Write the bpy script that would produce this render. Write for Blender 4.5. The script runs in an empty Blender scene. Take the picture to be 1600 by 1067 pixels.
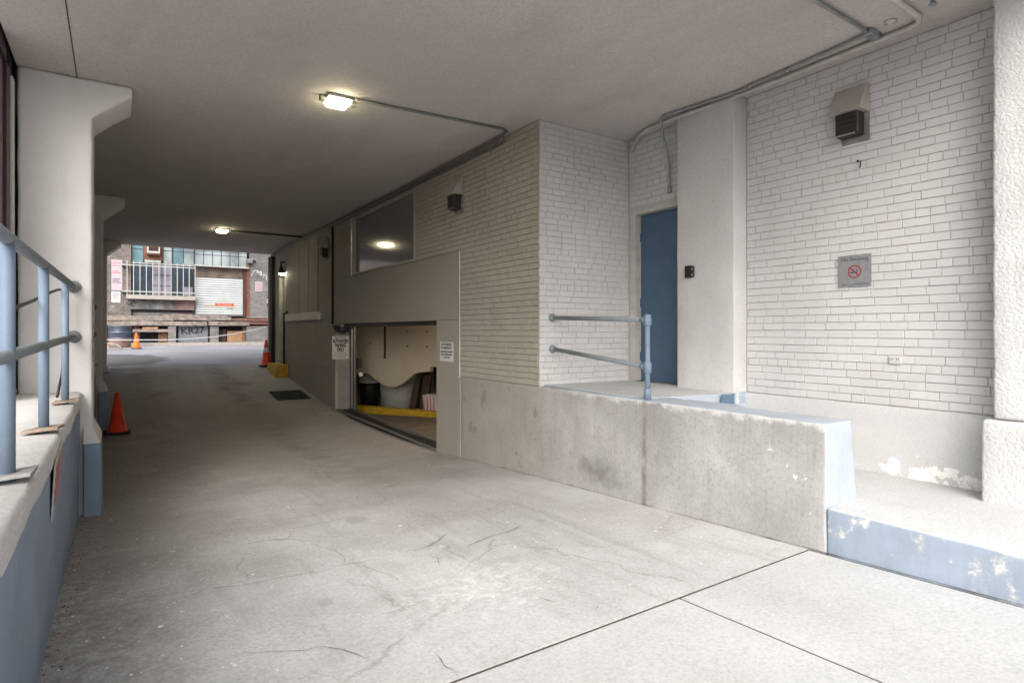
import bpy, bmesh, math, random
from mathutils import Vector, Matrix, noise

random.seed(7)
SC = bpy.context.scene
COL = SC.collection
H = 1.5                      # eye height: heights measured from the eye become world heights by adding H
PI = math.pi

# ------------------------------------------------------------------ camera
cd = bpy.data.cameras.new('camera')
cam = bpy.data.objects.new('camera', cd); COL.objects.link(cam)
cd.sensor_width = 36.0; cd.lens = 925 / 1600 * 36.0
cd.shift_y = -15.5 / 1600
cd.clip_start = 0.05; cd.clip_end = 3000
YAW = math.atan(620 / 925)
cam.location = (0, 0, H); cam.rotation_euler = (PI / 2, 0, -YAW)
SC.camera = cam

# ------------------------------------------------------------------ light
SUN_DIR = Vector((-0.50, -0.72, 0.64)).normalized()     # towards the sun
sd = bpy.data.lights.new('sun', 'SUN'); sd.energy = 1.15; sd.angle = math.radians(80); sd.color = (1.0, 0.985, 0.97)
sun = bpy.data.objects.new('sun', sd); COL.objects.link(sun)
sun.rotation_euler = SUN_DIR.to_track_quat('Z', 'Y').to_euler()
sun.location = (-6, -12, 12)
W = bpy.data.worlds.new('World'); SC.world = W; W.use_nodes = True
wt = W.node_tree; wt.nodes.clear()
sky = wt.nodes.new('ShaderNodeTexSky'); sky.sky_type = 'NISHITA'; sky.sun_disc = False
sky.sun_elevation = math.asin(SUN_DIR.z); sky.sun_rotation = math.atan2(SUN_DIR.x, SUN_DIR.y)
sky.air_density = 1.0; sky.dust_density = 6.0; sky.ozone_density = 1.0
hs = wt.nodes.new('ShaderNodeHueSaturation'); hs.inputs['Saturation'].default_value = 0.30
bg = wt.nodes.new('ShaderNodeBackground'); bg.inputs[1].default_value = 0.15
wo = wt.nodes.new('ShaderNodeOutputWorld')
wt.links.new(sky.outputs[0], hs.inputs['Color']); wt.links.new(hs.outputs[0], bg.inputs[0]); wt.links.new(bg.outputs[0], wo.inputs[0])
SC.view_settings.view_transform = 'Standard'
SC.view_settings.look = 'None'
SC.view_settings.exposure = 0.85
SC.view_settings.gamma = 1.0
SC.view_settings.use_curve_mapping = False
SC.render.engine = 'CYCLES'
SC.cycles.use_denoising = True
SC.cycles.max_bounces = 10
SC.cycles.diffuse_bounces = 6
SC.cycles.sample_clamp_indirect = 8.0

# ------------------------------------------------------------------ node helper
class G:
    def __init__(s, name):
        s.m = bpy.data.materials.new(name); s.m.use_nodes = True
        s.t = s.m.node_tree; s.t.nodes.clear()
        s.out = s.t.nodes.new('ShaderNodeOutputMaterial')
        s.p = s.t.nodes.new('ShaderNodeBsdfPrincipled')
        s.t.links.new(s.p.outputs[0], s.out.inputs[0])
        s._pos = None
    def n(s, k): return s.t.nodes.new(k)
    def l(s, a, b): s.t.links.new(a, b)
    def set(s, sock, v):
        if hasattr(v, 'is_output') or isinstance(v, bpy.types.NodeSocket): s.l(v, sock)
        elif isinstance(v, (tuple, list)) and len(v) == 3 and sock.type == 'RGBA': sock.default_value = (*v, 1)
        else: sock.default_value = v
    def pos(s):
        if s._pos is None: s._pos = s.n('ShaderNodeNewGeometry').outputs['Position']
        return s._pos
    def axis(s, i):
        x = s.n('ShaderNodeSeparateXYZ'); s.l(s.pos(), x.inputs[0]); return x.outputs[i]
    def stretch(s, v):
        m = s.n('ShaderNodeVectorMath'); m.operation = 'MULTIPLY'; s.l(s.pos(), m.inputs[0]); m.inputs[1].default_value = v; return m.outputs[0]
    def noise(s, scale, detail=4, rough=0.55, vec=None, dist=0.0):
        x = s.n('ShaderNodeTexNoise'); x.inputs['Scale'].default_value = scale; x.inputs['Detail'].default_value = detail
        x.inputs['Roughness'].default_value = rough; x.inputs['Distortion'].default_value = dist
        s.l(vec or s.pos(), x.inputs['Vector']); return x.outputs[0]
    def vor(s, scale, feature='F1', vec=None, out='Distance', rand=1.0):
        x = s.n('ShaderNodeTexVoronoi'); x.feature = feature; x.inputs['Scale'].default_value = scale
        x.inputs['Randomness'].default_value = rand
        s.l(vec or s.pos(), x.inputs['Vector']); return x.outputs[out]
    def mr(s, v, a, b, c=0.0, d=1.0):
        x = s.n('ShaderNodeMapRange'); x.clamp = True
        s.set(x.inputs[0], v)
        for i, q in enumerate((a, b, c, d)): x.inputs[i + 1].default_value = q
        return x.outputs[0]
    def math(s, op, a, b=0.0):
        x = s.n('ShaderNodeMath'); x.operation = op; s.set(x.inputs[0], a); s.set(x.inputs[1], b); return x.outputs[0]
    def mul(s, *a):
        r = a[0]
        for b in a[1:]: r = s.math('MULTIPLY', r, b)
        return r
    def mix(s, f, a, b):
        x = s.n('ShaderNodeMix'); x.data_type = 'RGBA'
        s.set(x.inputs[0], f); s.set(x.inputs[6], a); s.set(x.inputs[7], b); return x.outputs[2]
    def dist(s, c, sc=(1, 1, 1)):
        a = s.n('ShaderNodeVectorMath'); a.operation = 'SUBTRACT'; s.l(s.pos(), a.inputs[0]); a.inputs[1].default_value = c
        b = s.n('ShaderNodeVectorMath'); b.operation = 'MULTIPLY'; s.l(a.outputs[0], b.inputs[0]); b.inputs[1].default_value = sc
        d = s.n('ShaderNodeVectorMath'); d.operation = 'LENGTH'; s.l(b.outputs[0], d.inputs[0]); return d.outputs['Value']
    def bump(s, h, strength=0.3, distance=0.01, prev=None):
        x = s.n('ShaderNodeBump'); x.inputs['Strength'].default_value = strength; x.inputs['Distance'].default_value = distance
        s.set(x.inputs['Height'], h)
        if prev is not None: s.l(prev, x.inputs['Normal'])
        return x.outputs[0]
    def fin(s, col, rough=0.8, nrm=None, metal=0.0, spec=0.4):
        s.set(s.p.inputs['Base Color'], col); s.set(s.p.inputs['Roughness'], rough)
        s.p.inputs['Metallic'].default_value = metal; s.p.inputs['Specular IOR Level'].default_value = spec
        if nrm is not None: s.l(nrm, s.p.inputs['Normal'])
        return s.m

def sc3(c, k): return tuple(min(1, x * k) for x in c)

def simple(name, col, rough=0.6, metal=0.0, var=0.15, vs=6.0, bump=0.0, bs=60.0, spec=0.4):
    g = G(name)
    c = g.mix(g.mr(g.noise(vs, 5), 0.3, 0.7), sc3(col, 1 - var), sc3(col, 1 + var))
    nr = g.bump(g.noise(bs, 3), bump, 0.004) if bump else None
    return g.fin(c, rough, nr, metal, spec)

M = {}
def wall_paint(name, col, dirt=(0.45, 0.42, 0.38), bumps=0.25):
    g = G(name)
    c = g.mix(g.mr(g.noise(1.3, 6), 0.32, 0.68), sc3(col, 0.93), sc3(col, 1.05))
    oi = g.n('ShaderNodeObjectInfo'); c = g.mix(g.mr(oi.outputs['Random'], 0, 1, 0, 0.22), c, sc3(col, 0.80))
    streak = g.mr(g.noise(3.0, 5, 0.6, g.stretch((6, 6, 0.5))), 0.56, 0.78, 0, 0.28)
    c = g.mix(streak, c, dirt)
    c = g.mix(g.mul(g.mr(g.noise(0.8, 8, 0.68), 0.5, 0.72), 0.4), c, dirt)
    c = g.mix(g.mr(g.noise(26, 5, 0.7), 0.55, 0.75, 0, 0.22), c, dirt)
    sp = g.mul(g.mr(g.vor(9), 0.05, 0.02), g.mr(g.noise(2.1, 2), 0.5, 0.6), 0.6)
    c = g.mix(sp, c, (0.25, 0.22, 0.19))
    nr = g.bump(g.noise(90, 4, 0.7), bumps, 0.004)
    nr = g.bump(g.noise(18, 3), 0.15, 0.006, nr)
    return g.fin(c, 0.72, nr, 0, 0.35)
M['paint'] = wall_paint('white_wall_paint', (0.56, 0.55, 0.545), (0.43, 0.41, 0.39))
M['joint_white'] = wall_paint('grimy_white_joints', (0.475, 0.462, 0.452), (0.36, 0.34, 0.325))
M['joint_beige'] = wall_paint('grimy_beige_joints', (0.265, 0.245, 0.20), (0.18, 0.16, 0.125))
M['tunnel_paint'] = wall_paint('beige_wall_paint', (0.36, 0.335, 0.28), (0.24, 0.21, 0.165))
M['panel_paint'] = wall_paint('smooth_beige_paint', (0.315, 0.29, 0.24), (0.33, 0.3, 0.25), 0.12)

def stucco(name, col, coarse, amt, peel=False):
    g = G(name)
    c = g.mix(g.mr(g.noise(1.6, 5), 0.3, 0.7), sc3(col, 0.92), sc3(col, 1.05))
    h = g.noise(coarse, 4, 0.62)
    if peel:
        msk = g.mr(g.dist((5.27, 1.95, H - 1.12), (1, 1.6, 5.5)), 1.0, 0.35)
        m2 = g.mr(g.math('ADD', g.noise(9, 5, 0.6), g.mul(msk, 0.15)), 0.63, 0.65)
        m2 = g.mul(m2, g.mr(msk, 0.0, 0.3))
        c = g.mix(m2, c, (0.8, 0.79, 0.76))
        dark = g.mul(g.mr(g.noise(5, 6, 0.65), 0.5, 0.62), g.mr(g.dist((5.27, 1.72, H - 0.85), (1, 2.2, 2.6)), 1.0, 0.2), 0.35)
        c = g.mix(dark, c, (0.3, 0.28, 0.26))
    c = g.mix(g.mr(h, 0.34, 0.5, 0.3, 0), c, sc3(col, 0.68))
    c = g.mix(g.mul(g.mr(g.noise(0.9, 7, 0.66), 0.5, 0.7), 0.3), c, sc3(col, 0.7))
    nr = g.bump(h, amt, 0.016)
    return g.fin(c, 0.8, nr, 0, 0.3)
M['stucco'] = stucco('white_stucco', (0.55, 0.54, 0.532), 44, 0.5)
M['stucco_base'] = stucco('white_stucco_base', (0.55, 0.545, 0.54), 70, 0.35, True)
M['stucco_coarse'] = stucco('coarse_white_stucco', (0.57, 0.566, 0.56), 46, 0.65)

def ceiling_mat():
    g = G('ceiling_plaster')
    c = g.mix(g.mr(g.noise(0.7, 6), 0.3, 0.7), (0.53, 0.495, 0.475), (0.62, 0.585, 0.565))
    c = g.mix(g.mr(g.noise(2.5, 6, 0.6), 0.58, 0.75, 0, 0.25), c, (0.34, 0.31, 0.28))
    c = g.mix(g.mr(g.noise(42, 6, 0.85), 0.40, 0.62, 0, 0.75), c, (0.42, 0.385, 0.365))
    st = g.mul(g.mr(g.noise(0.9, 8, 0.68, g.stretch((1.0, 0.35, 1))), 0.52, 0.70), 0.45)
    c = g.mix(st, c, (0.35, 0.315, 0.295))
    c = g.mix(g.mul(g.mr(g.vor(4.0), 0.035, 0.02), 0.5), c, (0.24, 0.21, 0.19))
    nr = g.bump(g.noise(60, 6, 0.8), 0.8, 0.008)
    nr = g.bump(g.noise(2.2, 4), 0.12, 0.03, nr)
    return g.fin(c, 0.85, nr, 0, 0.2)
M['ceiling'] = ceiling_mat()

def concrete_floor(name, lo, hi, patch=True):
    g = G(name)
    c = g.mix(g.mr(g.noise(0.9, 8, 0.62), 0.33, 0.67), lo, hi)
    c = g.mix(g.mr(g.noise(5, 8, 0.7), 0.55, 0.75, 0, 0.35), c, sc3(lo, 0.72))
    c = g.mix(g.mr(g.noise(0.55, 3, 0.5, g.stretch((1.0, 0.8, 1))), 0.52, 0.7, 0, 0.35), c, (0.36, 0.315, 0.29))
    if patch:
        X = g.axis(0); Y = g.axis(1)
        # oily tyre lines worn into the lane, with ragged edges
        wob = g.mr(g.noise(0.8, 4), 0.2, 0.8, -0.35, 0.35)
        tr = 0
        for x0 in (0.55, 2.35):
            d = g.math('ABSOLUTE', g.math('SUBTRACT', g.math('ADD', X, wob), x0))
            t = g.mr(d, 0.45, 0.08)
            tr = t if tr == 0 else g.math('MAXIMUM', tr, t)
        tr = g.mul(tr, g.mr(Y, 5.0, 8.0), g.mr(g.noise(2.2, 6, 0.65), 0.3, 0.6), 0.75)
        c = g.mix(tr, c, (0.13, 0.115, 0.10))
        oil = g.mul(g.mr(g.noise(0.45, 5, 0.6), 0.47, 0.62), g.mr(Y, 5.0, 8.5), 0.5)
        c = g.mix(oil, c, (0.2, 0.175, 0.145))
        grime_shade = g.mul(g.mr(g.math('ADD', Y, g.mr(g.noise(0.5, 5, 0.6), 0.25, 0.75, -2.2, 2.2)), 3.6, 8.5), 0.72)  # floor dirt plus interior shade painted in, deepening inwards and easing towards the exit
        grime_shade = g.mul(grime_shade, g.mr(Y, 11.5, 16.0, 1.0, 0.5))
        c = g.mix(grime_shade, c, (0.185, 0.152, 0.118))
        # dirt gathered at the foot of the low wall
        gut = g.mul(g.mr(g.math('ADD', X, g.mr(g.noise(3, 6, 0.7), 0.2, 0.8, -0.25, 0.25)), 0.45, -0.15), g.mr(g.noise(14, 6, 0.7), 0.3, 0.6), 0.7)
        c = g.mix(gut, c, (0.15, 0.13, 0.115))
        lft = g.mul(g.mr(g.math('ADD', X, g.mr(g.noise(0.9, 6, 0.6), 0.2, 0.8, -0.7, 0.7)), 1.15, 0.0), g.mr(g.math('ADD', Y, g.mr(g.noise(1.3, 5, 0.6), 0.2, 0.8, -1.2, 1.2)), 2.6, 5.0), 0.55)
        c = g.mix(lft, c, (0.19, 0.165, 0.145))
        rs = g.mul(g.mr(g.noise(1.7, 7, 0.68), 0.5, 0.68), g.mr(g.noise(0.7, 2), 0.4, 0.6), 0.5)
        c = g.mix(rs, c, (0.30, 0.27, 0.245))
        # long scuffs left by tyres, and a faint web of hairline cracks
        sf = g.mul(g.mr(g.noise(1.0, 7, 0.72, g.stretch((4.2, 0.42, 1)), 0.6), 0.53, 0.72), 0.42)
        c = g.mix(sf, c, (0.24, 0.22, 0.205))
        wv = g.n('ShaderNodeVectorMath'); wv.operation = 'MULTIPLY_ADD'
        nt_ = g.n('ShaderNodeTexNoise'); nt_.inputs['Scale'].default_value = 2.4; nt_.inputs['Detail'].default_value = 6; g.l(g.pos(), nt_.inputs['Vector'])
        g.l(nt_.outputs[1], wv.inputs[0]); wv.inputs[1].default_value = (0.55, 0.55, 0); g.l(g.stretch((1, 1, 0)), wv.inputs[2])
        hc_ = g.mul(g.mr(g.vor(0.85, 'DISTANCE_TO_EDGE', wv.outputs[0]), 0.0075, 0.002), g.mr(g.noise(1.3, 4, 0.6), 0.46, 0.58), 0.36)
        c = g.mix(hc_, c, (0.14, 0.12, 0.11))
        # chalky white spill
        pt = g.mr(g.dist((1.78, 2.98, 0), (1.35, 1.7, 0)), 0.95, 0.1)
        pm = g.mr(g.math('ADD', g.noise(11, 7, 0.72, g.stretch((1, 1.3, 1))), g.mul(pt, 0.24)), 0.60, 0.88)
        c = g.mix(g.mul(pm, g.mr(pt, 0.0, 0.25), 0.85), c, (0.74, 0.74, 0.73))
        for (sx, sy, sr) in ((0.98, 3.35, 0.055), (2.9, 3.9, 0.05), (1.7, 4.9, 0.12)):
            c = g.mix(g.mul(g.mr(g.dist((sx, sy, 0), (1, 0.8, 0)), sr, sr * 0.6), 0.35), c, (0.22, 0.2, 0.19))
    # flecks of white paint, denser in some places
    for s_, th in ((7.0, 0.085), (17.0, 0.12)):
        v = g.mul(g.mr(g.vor(s_, vec=g.stretch((1, 0.75, 0))), th, th * 0.7), g.mr(g.noise(1.6, 5, 0.65), 0.52, 0.62))
        c = g.mix(g.mul(v, 0.7), c, (0.74, 0.735, 0.72))
    fine = g.noise(48, 6, 0.8)
    c = g.mix(g.mr(fine, 0.36, 0.5, 0.42, 0), c, sc3(lo, 0.55))
    c = g.mix(g.mr(fine, 0.52, 0.66, 0, 0.35), c, sc3(hi, 1.22))
    c = g.mix(g.mul(g.mr(g.vor(30, vec=g.stretch((1, 1, 0))), 0.12, 0.07), g.mr(g.noise(3.3, 3), 0.48, 0.56), 0.55), c, (0.17, 0.15, 0.14))
    nr = g.bump(g.noise(120, 5, 0.7), 0.3, 0.004)
    nr = g.bump(g.noise(9, 6, 0.6), 0.18, 0.01, nr)
    return g.fin(c, g.mr(g.noise(3, 4), 0.3, 0.7, 0.62, 0.88), nr, 0, 0.35)
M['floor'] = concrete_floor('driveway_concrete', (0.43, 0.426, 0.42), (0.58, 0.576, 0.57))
M['walk'] = concrete_floor('sidewalk_concrete', (0.47, 0.469, 0.466), (0.56, 0.559, 0.555), False)

def dock_mat():
    g = G('dock_wall_concrete')
    Y = g.axis(1); Z = g.axis(2)
    c = g.mix(g.mr(g.noise(1.5, 8, 0.62), 0.33, 0.67), (0.29, 0.285, 0.275), (0.44, 0.436, 0.427))
    st = g.mr(g.noise(3, 6, 0.65, g.stretch((2.5, 2.5, 0.5))), 0.5, 0.72, 0, 0.34)
    c = g.mix(st, c, (0.29, 0.27, 0.245))
    c = g.mix(g.mr(g.noise(2.2, 7, 0.66), 0.55, 0.70, 0, 0.5), c, (0.52, 0.51, 0.49))
    te = g.mul(g.mr(g.math('ADD', Z, g.mr(g.noise(8, 6, 0.65), 0.2, 0.8, -0.06, 0.06)), 0.845, 0.88), g.mr(Y, 5.2, 4.4), 0.6)
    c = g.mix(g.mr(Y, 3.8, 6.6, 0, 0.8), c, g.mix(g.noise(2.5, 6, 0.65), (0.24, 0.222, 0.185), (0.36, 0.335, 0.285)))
    c = g.mix(te, c, (0.66, 0.655, 0.64))
    sm = g.mul(g.mr(g.math('ADD', g.dist((3.89, 4.3, H - 1.36), (0, 1.5, 4.2)), g.mr(g.noise(9, 6, 0.7), 0.2, 0.8, -0.55, 0.55)), 0.7, 0.0), 0.6)
    c = g.mix(sm, c, (0.14, 0.13, 0.125))
    vs = g.mul(g.mr(g.math('ABSOLUTE', g.math('SUBTRACT', Y, 3.705)), 0.045, 0.004), g.mr(g.noise(7, 6, 0.7), 0.3, 0.6), g.mr(Z, 1.0, 0.25, 0.45, 1.0))
    c = g.mix(vs, c, (0.16, 0.13, 0.11))
    c = g.mix(g.mr(g.noise(38, 6, 0.8), 0.38, 0.5, 0.4, 0), c, (0.19, 0.18, 0.17))
    c = g.mix(g.mr(g.noise(5, 6, 0.7, g.stretch((7, 7, 0.35))), 0.54, 0.70, 0, 0.35), c, (0.22, 0.21, 0.195))
    fl = g.mul(g.mr(g.noise(7, 7, 0.66), 0.645, 0.67), g.mr(Y, 2.9, 2.3))
    c = g.mix(fl, c, (0.76, 0.75, 0.73))
    pit = g.mul(g.mr(g.vor(11), 0.09, 0.05), g.mr(g.noise(2.3, 3), 0.53, 0.6), 0.7)
    c = g.mix(pit, c, (0.12, 0.11, 0.10))
    nr = g.bump(g.noise(45, 5, 0.7), 0.3, 0.006)
    nr = g.bump(g.noise(7, 5, 0.55, g.stretch((1, 1, 0.5))), 0.35, 0.02, nr)
    return g.fin(c, 0.82, nr, 0, 0.3)
M['dock'] = dock_mat()

def blue_paint(name, col, wear, chip=(0.74, 0.74, 0.74), sc=5.0, thr=0.66, dirtlow=False):
    g = G(name)
    c = g.mix(g.mr(g.noise(2.2, 6, 0.6), 0.3, 0.7), sc3(col, 0.86), sc3(col, 1.1))
    c = g.mix(g.mr(g.noise(4, 6, 0.65, g.stretch((4, 4, 0.5))), 0.5, 0.75, 0, 0.4), c, sc3(col, 0.72))
    if wear:
        nzv = g.noise(sc, 8, 0.68)
        c = g.mix(g.mr(nzv, thr - 0.035, thr, 0, 0.55), c, sc3(chip, 0.72))
        m = g.mr(nzv, thr, thr + 0.025)
        c = g.mix(m, c, g.mix(g.noise(25, 4), chip, sc3(chip, 0.8)))
        c = g.mix(g.mul(g.mr(g.noise(1.4, 7, 0.68), 0.5, 0.7), 0.4), c, g.mix(0.5, sc3(col, 0.6), (0.22, 0.2, 0.19)))
        m2 = g.mul(g.mr(g.vor(14), 0.07, 0.04), g.mr(g.noise(3, 3), 0.52, 0.58))
        c = g.mix(m2, c, chip)
    nr = g.bump(g.noise(30, 5, 0.65), 0.25, 0.006)
    return g.fin(c, 0.6, nr, 0, 0.4)
M['blue_curb'] = blue_paint('worn_blue_paint', (0.29, 0.345, 0.42), True, sc=4.0, thr=0.585, chip=(0.62, 0.62, 0.62))
M['blue_pale'] = blue_paint('pale_blue_paint', (0.385, 0.425, 0.475), True, sc=6.0, thr=0.72)
M['blue_wall'] = blue_paint('dull_blue_paint', (0.23, 0.29, 0.385), True, chip=(0.45, 0.46, 0.47), sc=9, thr=0.72)
M['blue_dark'] = blue_paint('step_front_blue', (0.10, 0.16, 0.23), False)
M['plinth_blue'] = blue_paint('bright_blue_paint', (0.21, 0.29, 0.385), True, chip=(0.42, 0.42, 0.41), sc=7, thr=0.70)
M['ledge_white'] = concrete_floor('chalky_ledge_paint', (0.54, 0.53, 0.51), (0.66, 0.65, 0.635), False)
M['plaster'] = wall_paint('pier_plaster', (0.69, 0.68, 0.665), (0.5, 0.47, 0.43), 0.15)
M['door_blue'] = simple('door_blue_paint', (0.060, 0.108, 0.17), 0.45, var=0.08, bump=0.05, bs=40)
M['rail_blue'] = blue_paint('rail_blue_paint', (0.155, 0.205, 0.275), True, chip=(0.33, 0.30, 0.28), sc=14, thr=0.70)
M['rail_grey'] = blue_paint('rail_grey_paint', (0.205, 0.23, 0.25), True, chip=(0.22, 0.15, 0.11), sc=16, thr=0.68)
M['frame_grey'] = simple('door_frame_paint', (0.45, 0.43, 0.40), 0.6)
M['galv'] = simple('galvanised_steel', (0.34, 0.36, 0.37), 0.42, 0.75, 0.18, 14)
M['galv_dark'] = simple('dusty_conduit', (0.17, 0.17, 0.17), 0.55, 0.4, 0.2, 14)
M['white_pipe'] = simple('painted_pipe', (0.47, 0.445, 0.42), 0.6)
M['hood'] = simple('hood_paint', (0.35, 0.325, 0.295), 0.55, var=0.1)
M['dark_metal'] = simple('dark_brown_metal', (0.030, 0.024, 0.022), 0.5, var=0.3)
M['black'] = simple('black_plastic', (0.012, 0.012, 0.013), 0.45, var=0.2)
M['black_iron'] = simple('black_iron', (0.02, 0.019, 0.018), 0.6, 0.3)
M['sign_grey'] = simple('brushed_sign_metal', (0.235, 0.237, 0.245), 0.5, 0.1, 0.12, 20)
M['sign_white'] = simple('sign_white', (0.60, 0.59, 0.565), 0.5, var=0.06)
M['ink'] = simple('sign_ink', (0.035, 0.033, 0.035), 0.6, var=0.05)
M['ink_soft'] = simple('faded_ink', (0.09, 0.09, 0.10), 0.6, var=0.05)
M['ink_red'] = simple('red_print', (0.28, 0.03, 0.035), 0.55, var=0.08)
M['red_print_bright'] = simple('bright_red_print', (0.62, 0.055, 0.04), 0.55, var=0.08)
M['steel'] = simple('steel', (0.55, 0.55, 0.55), 0.3, 0.9)
M['yellow'] = simple('yellow_paint', (0.50, 0.31, 0.025), 0.6, var=0.25, vs=8)
M['cone'] = simple('orange_red_plastic', (0.72, 0.055, 0.018), 0.42, var=0.12, vs=9)
M['cone_orange'] = simple('orange_plastic', (0.85, 0.16, 0.02), 0.42, var=0.1)
M['cone_white'] = simple('reflective_collar', (0.75, 0.74, 0.72), 0.4, var=0.1)
M['rubber'] = simple('black_rubber', (0.02, 0.02, 0.02), 0.8)
M['garage_cream'] = wall_paint('cream_garage_paint', (0.62, 0.55, 0.44), (0.5, 0.43, 0.33), 0.1)
M['garage_grey'] = simple('garage_column_paint', (0.42, 0.43, 0.38), 0.7)
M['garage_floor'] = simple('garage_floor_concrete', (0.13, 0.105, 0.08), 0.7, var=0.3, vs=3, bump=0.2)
M['grey_steel'] = simple('grey_steel_paint', (0.22, 0.215, 0.205), 0.5, var=0.1)
M['wood_dark'] = simple('dark_wood', (0.075, 0.045, 0.03), 0.6, var=0.4, vs=4)
M['white_plastic'] = simple('white_plastic', (0.6, 0.55, 0.55), 0.4, var=0.05)
M['maroon'] = simple('maroon_frame', (0.045, 0.02, 0.028), 0.4, var=0.2)
M['mauve'] = simple('mauve_panel', (0.20, 0.125, 0.14), 0.35, var=0.1)
M['rubble'] = simple('crumbled_mortar', (0.42, 0.37, 0.31), 0.9, var=0.5, vs=14, bump=0.9, bs=22)
M['slate'] = simple('weathered_plate', (0.27, 0.265, 0.26), 0.7, 0.2, 0.35, 12, 0.4, 30)
M['rust_plate'] = simple('rusty_plate', (0.26, 0.20, 0.155), 0.75, 0.1, 0.4, 12, 0.4, 30)
M['crack'] = simple('crack_shadow', (0.075, 0.065, 0.06), 0.9)
M['joint'] = simple('joint_filler', (0.085, 0.065, 0.058), 0.9, var=0.3, vs=20)
M['chip'] = simple('paint_chips', (0.74, 0.73, 0.71), 0.7)
M['grit'] = simple('grit', (0.12, 0.10, 0.085), 0.9, var=0.5, vs=40)
M['dark_void'] = simple('dark_interior', (0.03, 0.028, 0.026), 0.8)
M['room'] = simple('room_paint', (0.16, 0.155, 0.15), 0.8)

def glass_dark():
    g = G('dark_window_glass')
    m = g.fin((0.12, 0.125, 0.132), 0.09, None, 0, 1.0)
    g.p.inputs['IOR'].default_value = 2.1
    return m
M['glass'] = glass_dark()

def emit(name, col, strength, base=(0.8, 0.8, 0.75)):
    g = G(name); m = g.fin(base, 0.4)
    g.p.inputs['Emission Color'].default_value = (*col, 1); g.p.inputs['Emission Strength'].default_value = strength
    return m
LAMP = (1.0, 0.88, 0.53)
M['lens'] = emit('lit_lens', LAMP, 34.0)
M['lens_far'] = emit('lit_lens_far', LAMP, 34.0)
M['lens_small'] = emit('lit_small_lens', (1.0, 0.93, 0.66), 90.0)
M['added_tube_light'] = emit('added_garage_tube', (1.0, 0.87, 0.66), 75.0)

# alley materials
def brick_tex(name, a, b, mortar, soot):
    g = G(name)
    cx = g.n('ShaderNodeCombineXYZ')
    g.l(g.math('ADD', g.axis(0), g.axis(1)), cx.inputs[0]); g.l(g.axis(2), cx.inputs[1])
    br = g.n('ShaderNodeTexBrick'); g.l(cx.outputs[0], br.inputs['Vector'])
    br.inputs['Scale'].default_value = 1.0
    br.inputs['Brick Width'].default_value = 0.215; br.inputs['Row Height'].default_value = 0.072; br.inputs['Mortar Size'].default_value = 0.011
    br.inputs['Color1'].default_value = (*a, 1); br.inputs['Color2'].default_value = (*b, 1); br.inputs['Mortar'].default_value = (*mortar, 1)
    c = g.mix(g.mr(g.noise(1.1, 7, 0.65), 0.42, 0.68, 0, 0.75), br.outputs[0], soot)
    c = g.mix(g.mr(g.noise(3.1, 6, 0.65), 0.58, 0.72, 0, 0.5), c, (0.34, 0.32, 0.30))
    nr = g.bump(br.outputs['Fac'], -0.6, 0.012)
    return g.fin(c, 0.9, nr, 0, 0.2)
M['alley_brick'] = brick_tex('sooty_alley_brick', (0.20, 0.155, 0.13), (0.11, 0.09, 0.08), (0.27, 0.25, 0.235), (0.07, 0.065, 0.065))
M['grey_brick'] = brick_tex('grey_alley_brick', (0.22, 0.205, 0.195), (0.12, 0.115, 0.11), (0.30, 0.29, 0.28), (0.09, 0.087, 0.087))
M['stone'] = simple('pale_stone', (0.36, 0.34, 0.32), 0.85, var=0.15, vs=0.8)
def graff_wall():
    g = G('stained_render')
    c = g.mix(g.mr(g.noise(2.2, 7, 0.65), 0.3, 0.7), (0.06, 0.06, 0.065), (0.24, 0.235, 0.235))
    c = g.mix(g.mul(g.mr(g.axis(0), 2.2, 2.8), 0.5), c, (0.28, 0.13, 0.115))
    return g.fin(c, 0.85, g.bump(g.noise(20, 4), 0.3, 0.01))
M['stained'] = graff_wall()
def asphalt():
    g = G('alley_asphalt')
    c = g.mix(g.mr(g.noise(0.5, 7, 0.6), 0.3, 0.7), (0.27, 0.27, 0.30), (0.42, 0.42, 0.455))
    pm = g.mr(g.math('ADD', g.dist((0.1, 22.3, 0), (0.75, 0.33, 0)), g.mr(g.noise(2, 6), 0.2, 0.8, -0.3, 0.3)), 1.0, 0.85)
    c = g.mix(pm, c, g.mix(g.noise(18, 4, 0.8), (0.07, 0.07, 0.075), (0.26, 0.25, 0.26)))
    c = g.mix(g.mr(g.noise(4, 6, 0.7, g.stretch((0.35, 1.5, 1))), 0.6, 0.7, 0, 0.5), c, (0.13, 0.13, 0.14))
    return g.fin(c, 0.8, g.bump(g.noise(60, 4, 0.7), 0.4, 0.01), 0, 0.3)
M['asphalt'] = asphalt()
M['street'] = simple('street_asphalt', (0.11, 0.11, 0.11), 0.85, var=0.3, vs=1.5, bump=0.4)
M['ground'] = simple('ground_earth', (0.16, 0.15, 0.14), 0.9, var=0.2, vs=0.5)
M['timber'] = simple('weathered_timber', (0.23, 0.195, 0.17), 0.85, var=0.45, vs=5, bump=0.8, bs=14)
M['timber_new'] = simple('fresh_timber', (0.36, 0.21, 0.12), 0.7, var=0.2)
M['plywood'] = simple('brown_plywood', (0.19, 0.105, 0.055), 0.75, var=0.25)
M['shutter'] = simple('white_shutter_paint', (0.56, 0.585, 0.585), 0.45, var=0.08, vs=2)
M['brown_board'] = simple('brown_header_board', (0.16, 0.125, 0.10), 0.8, var=0.4, vs=3)
M['red_frame'] = simple('dark_red_frame', (0.085, 0.028, 0.024), 0.6, var=0.3)
M['red_brown'] = simple('red_brown_timber', (0.17, 0.085, 0.07), 0.8, var=0.3)
M['bar_white'] = simple('white_bar_paint', (0.44, 0.435, 0.42), 0.5, var=0.12, vs=9)
M['sill_stone'] = simple('cream_sill', (0.36, 0.33, 0.295), 0.75, var=0.12, bump=0.2)
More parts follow.
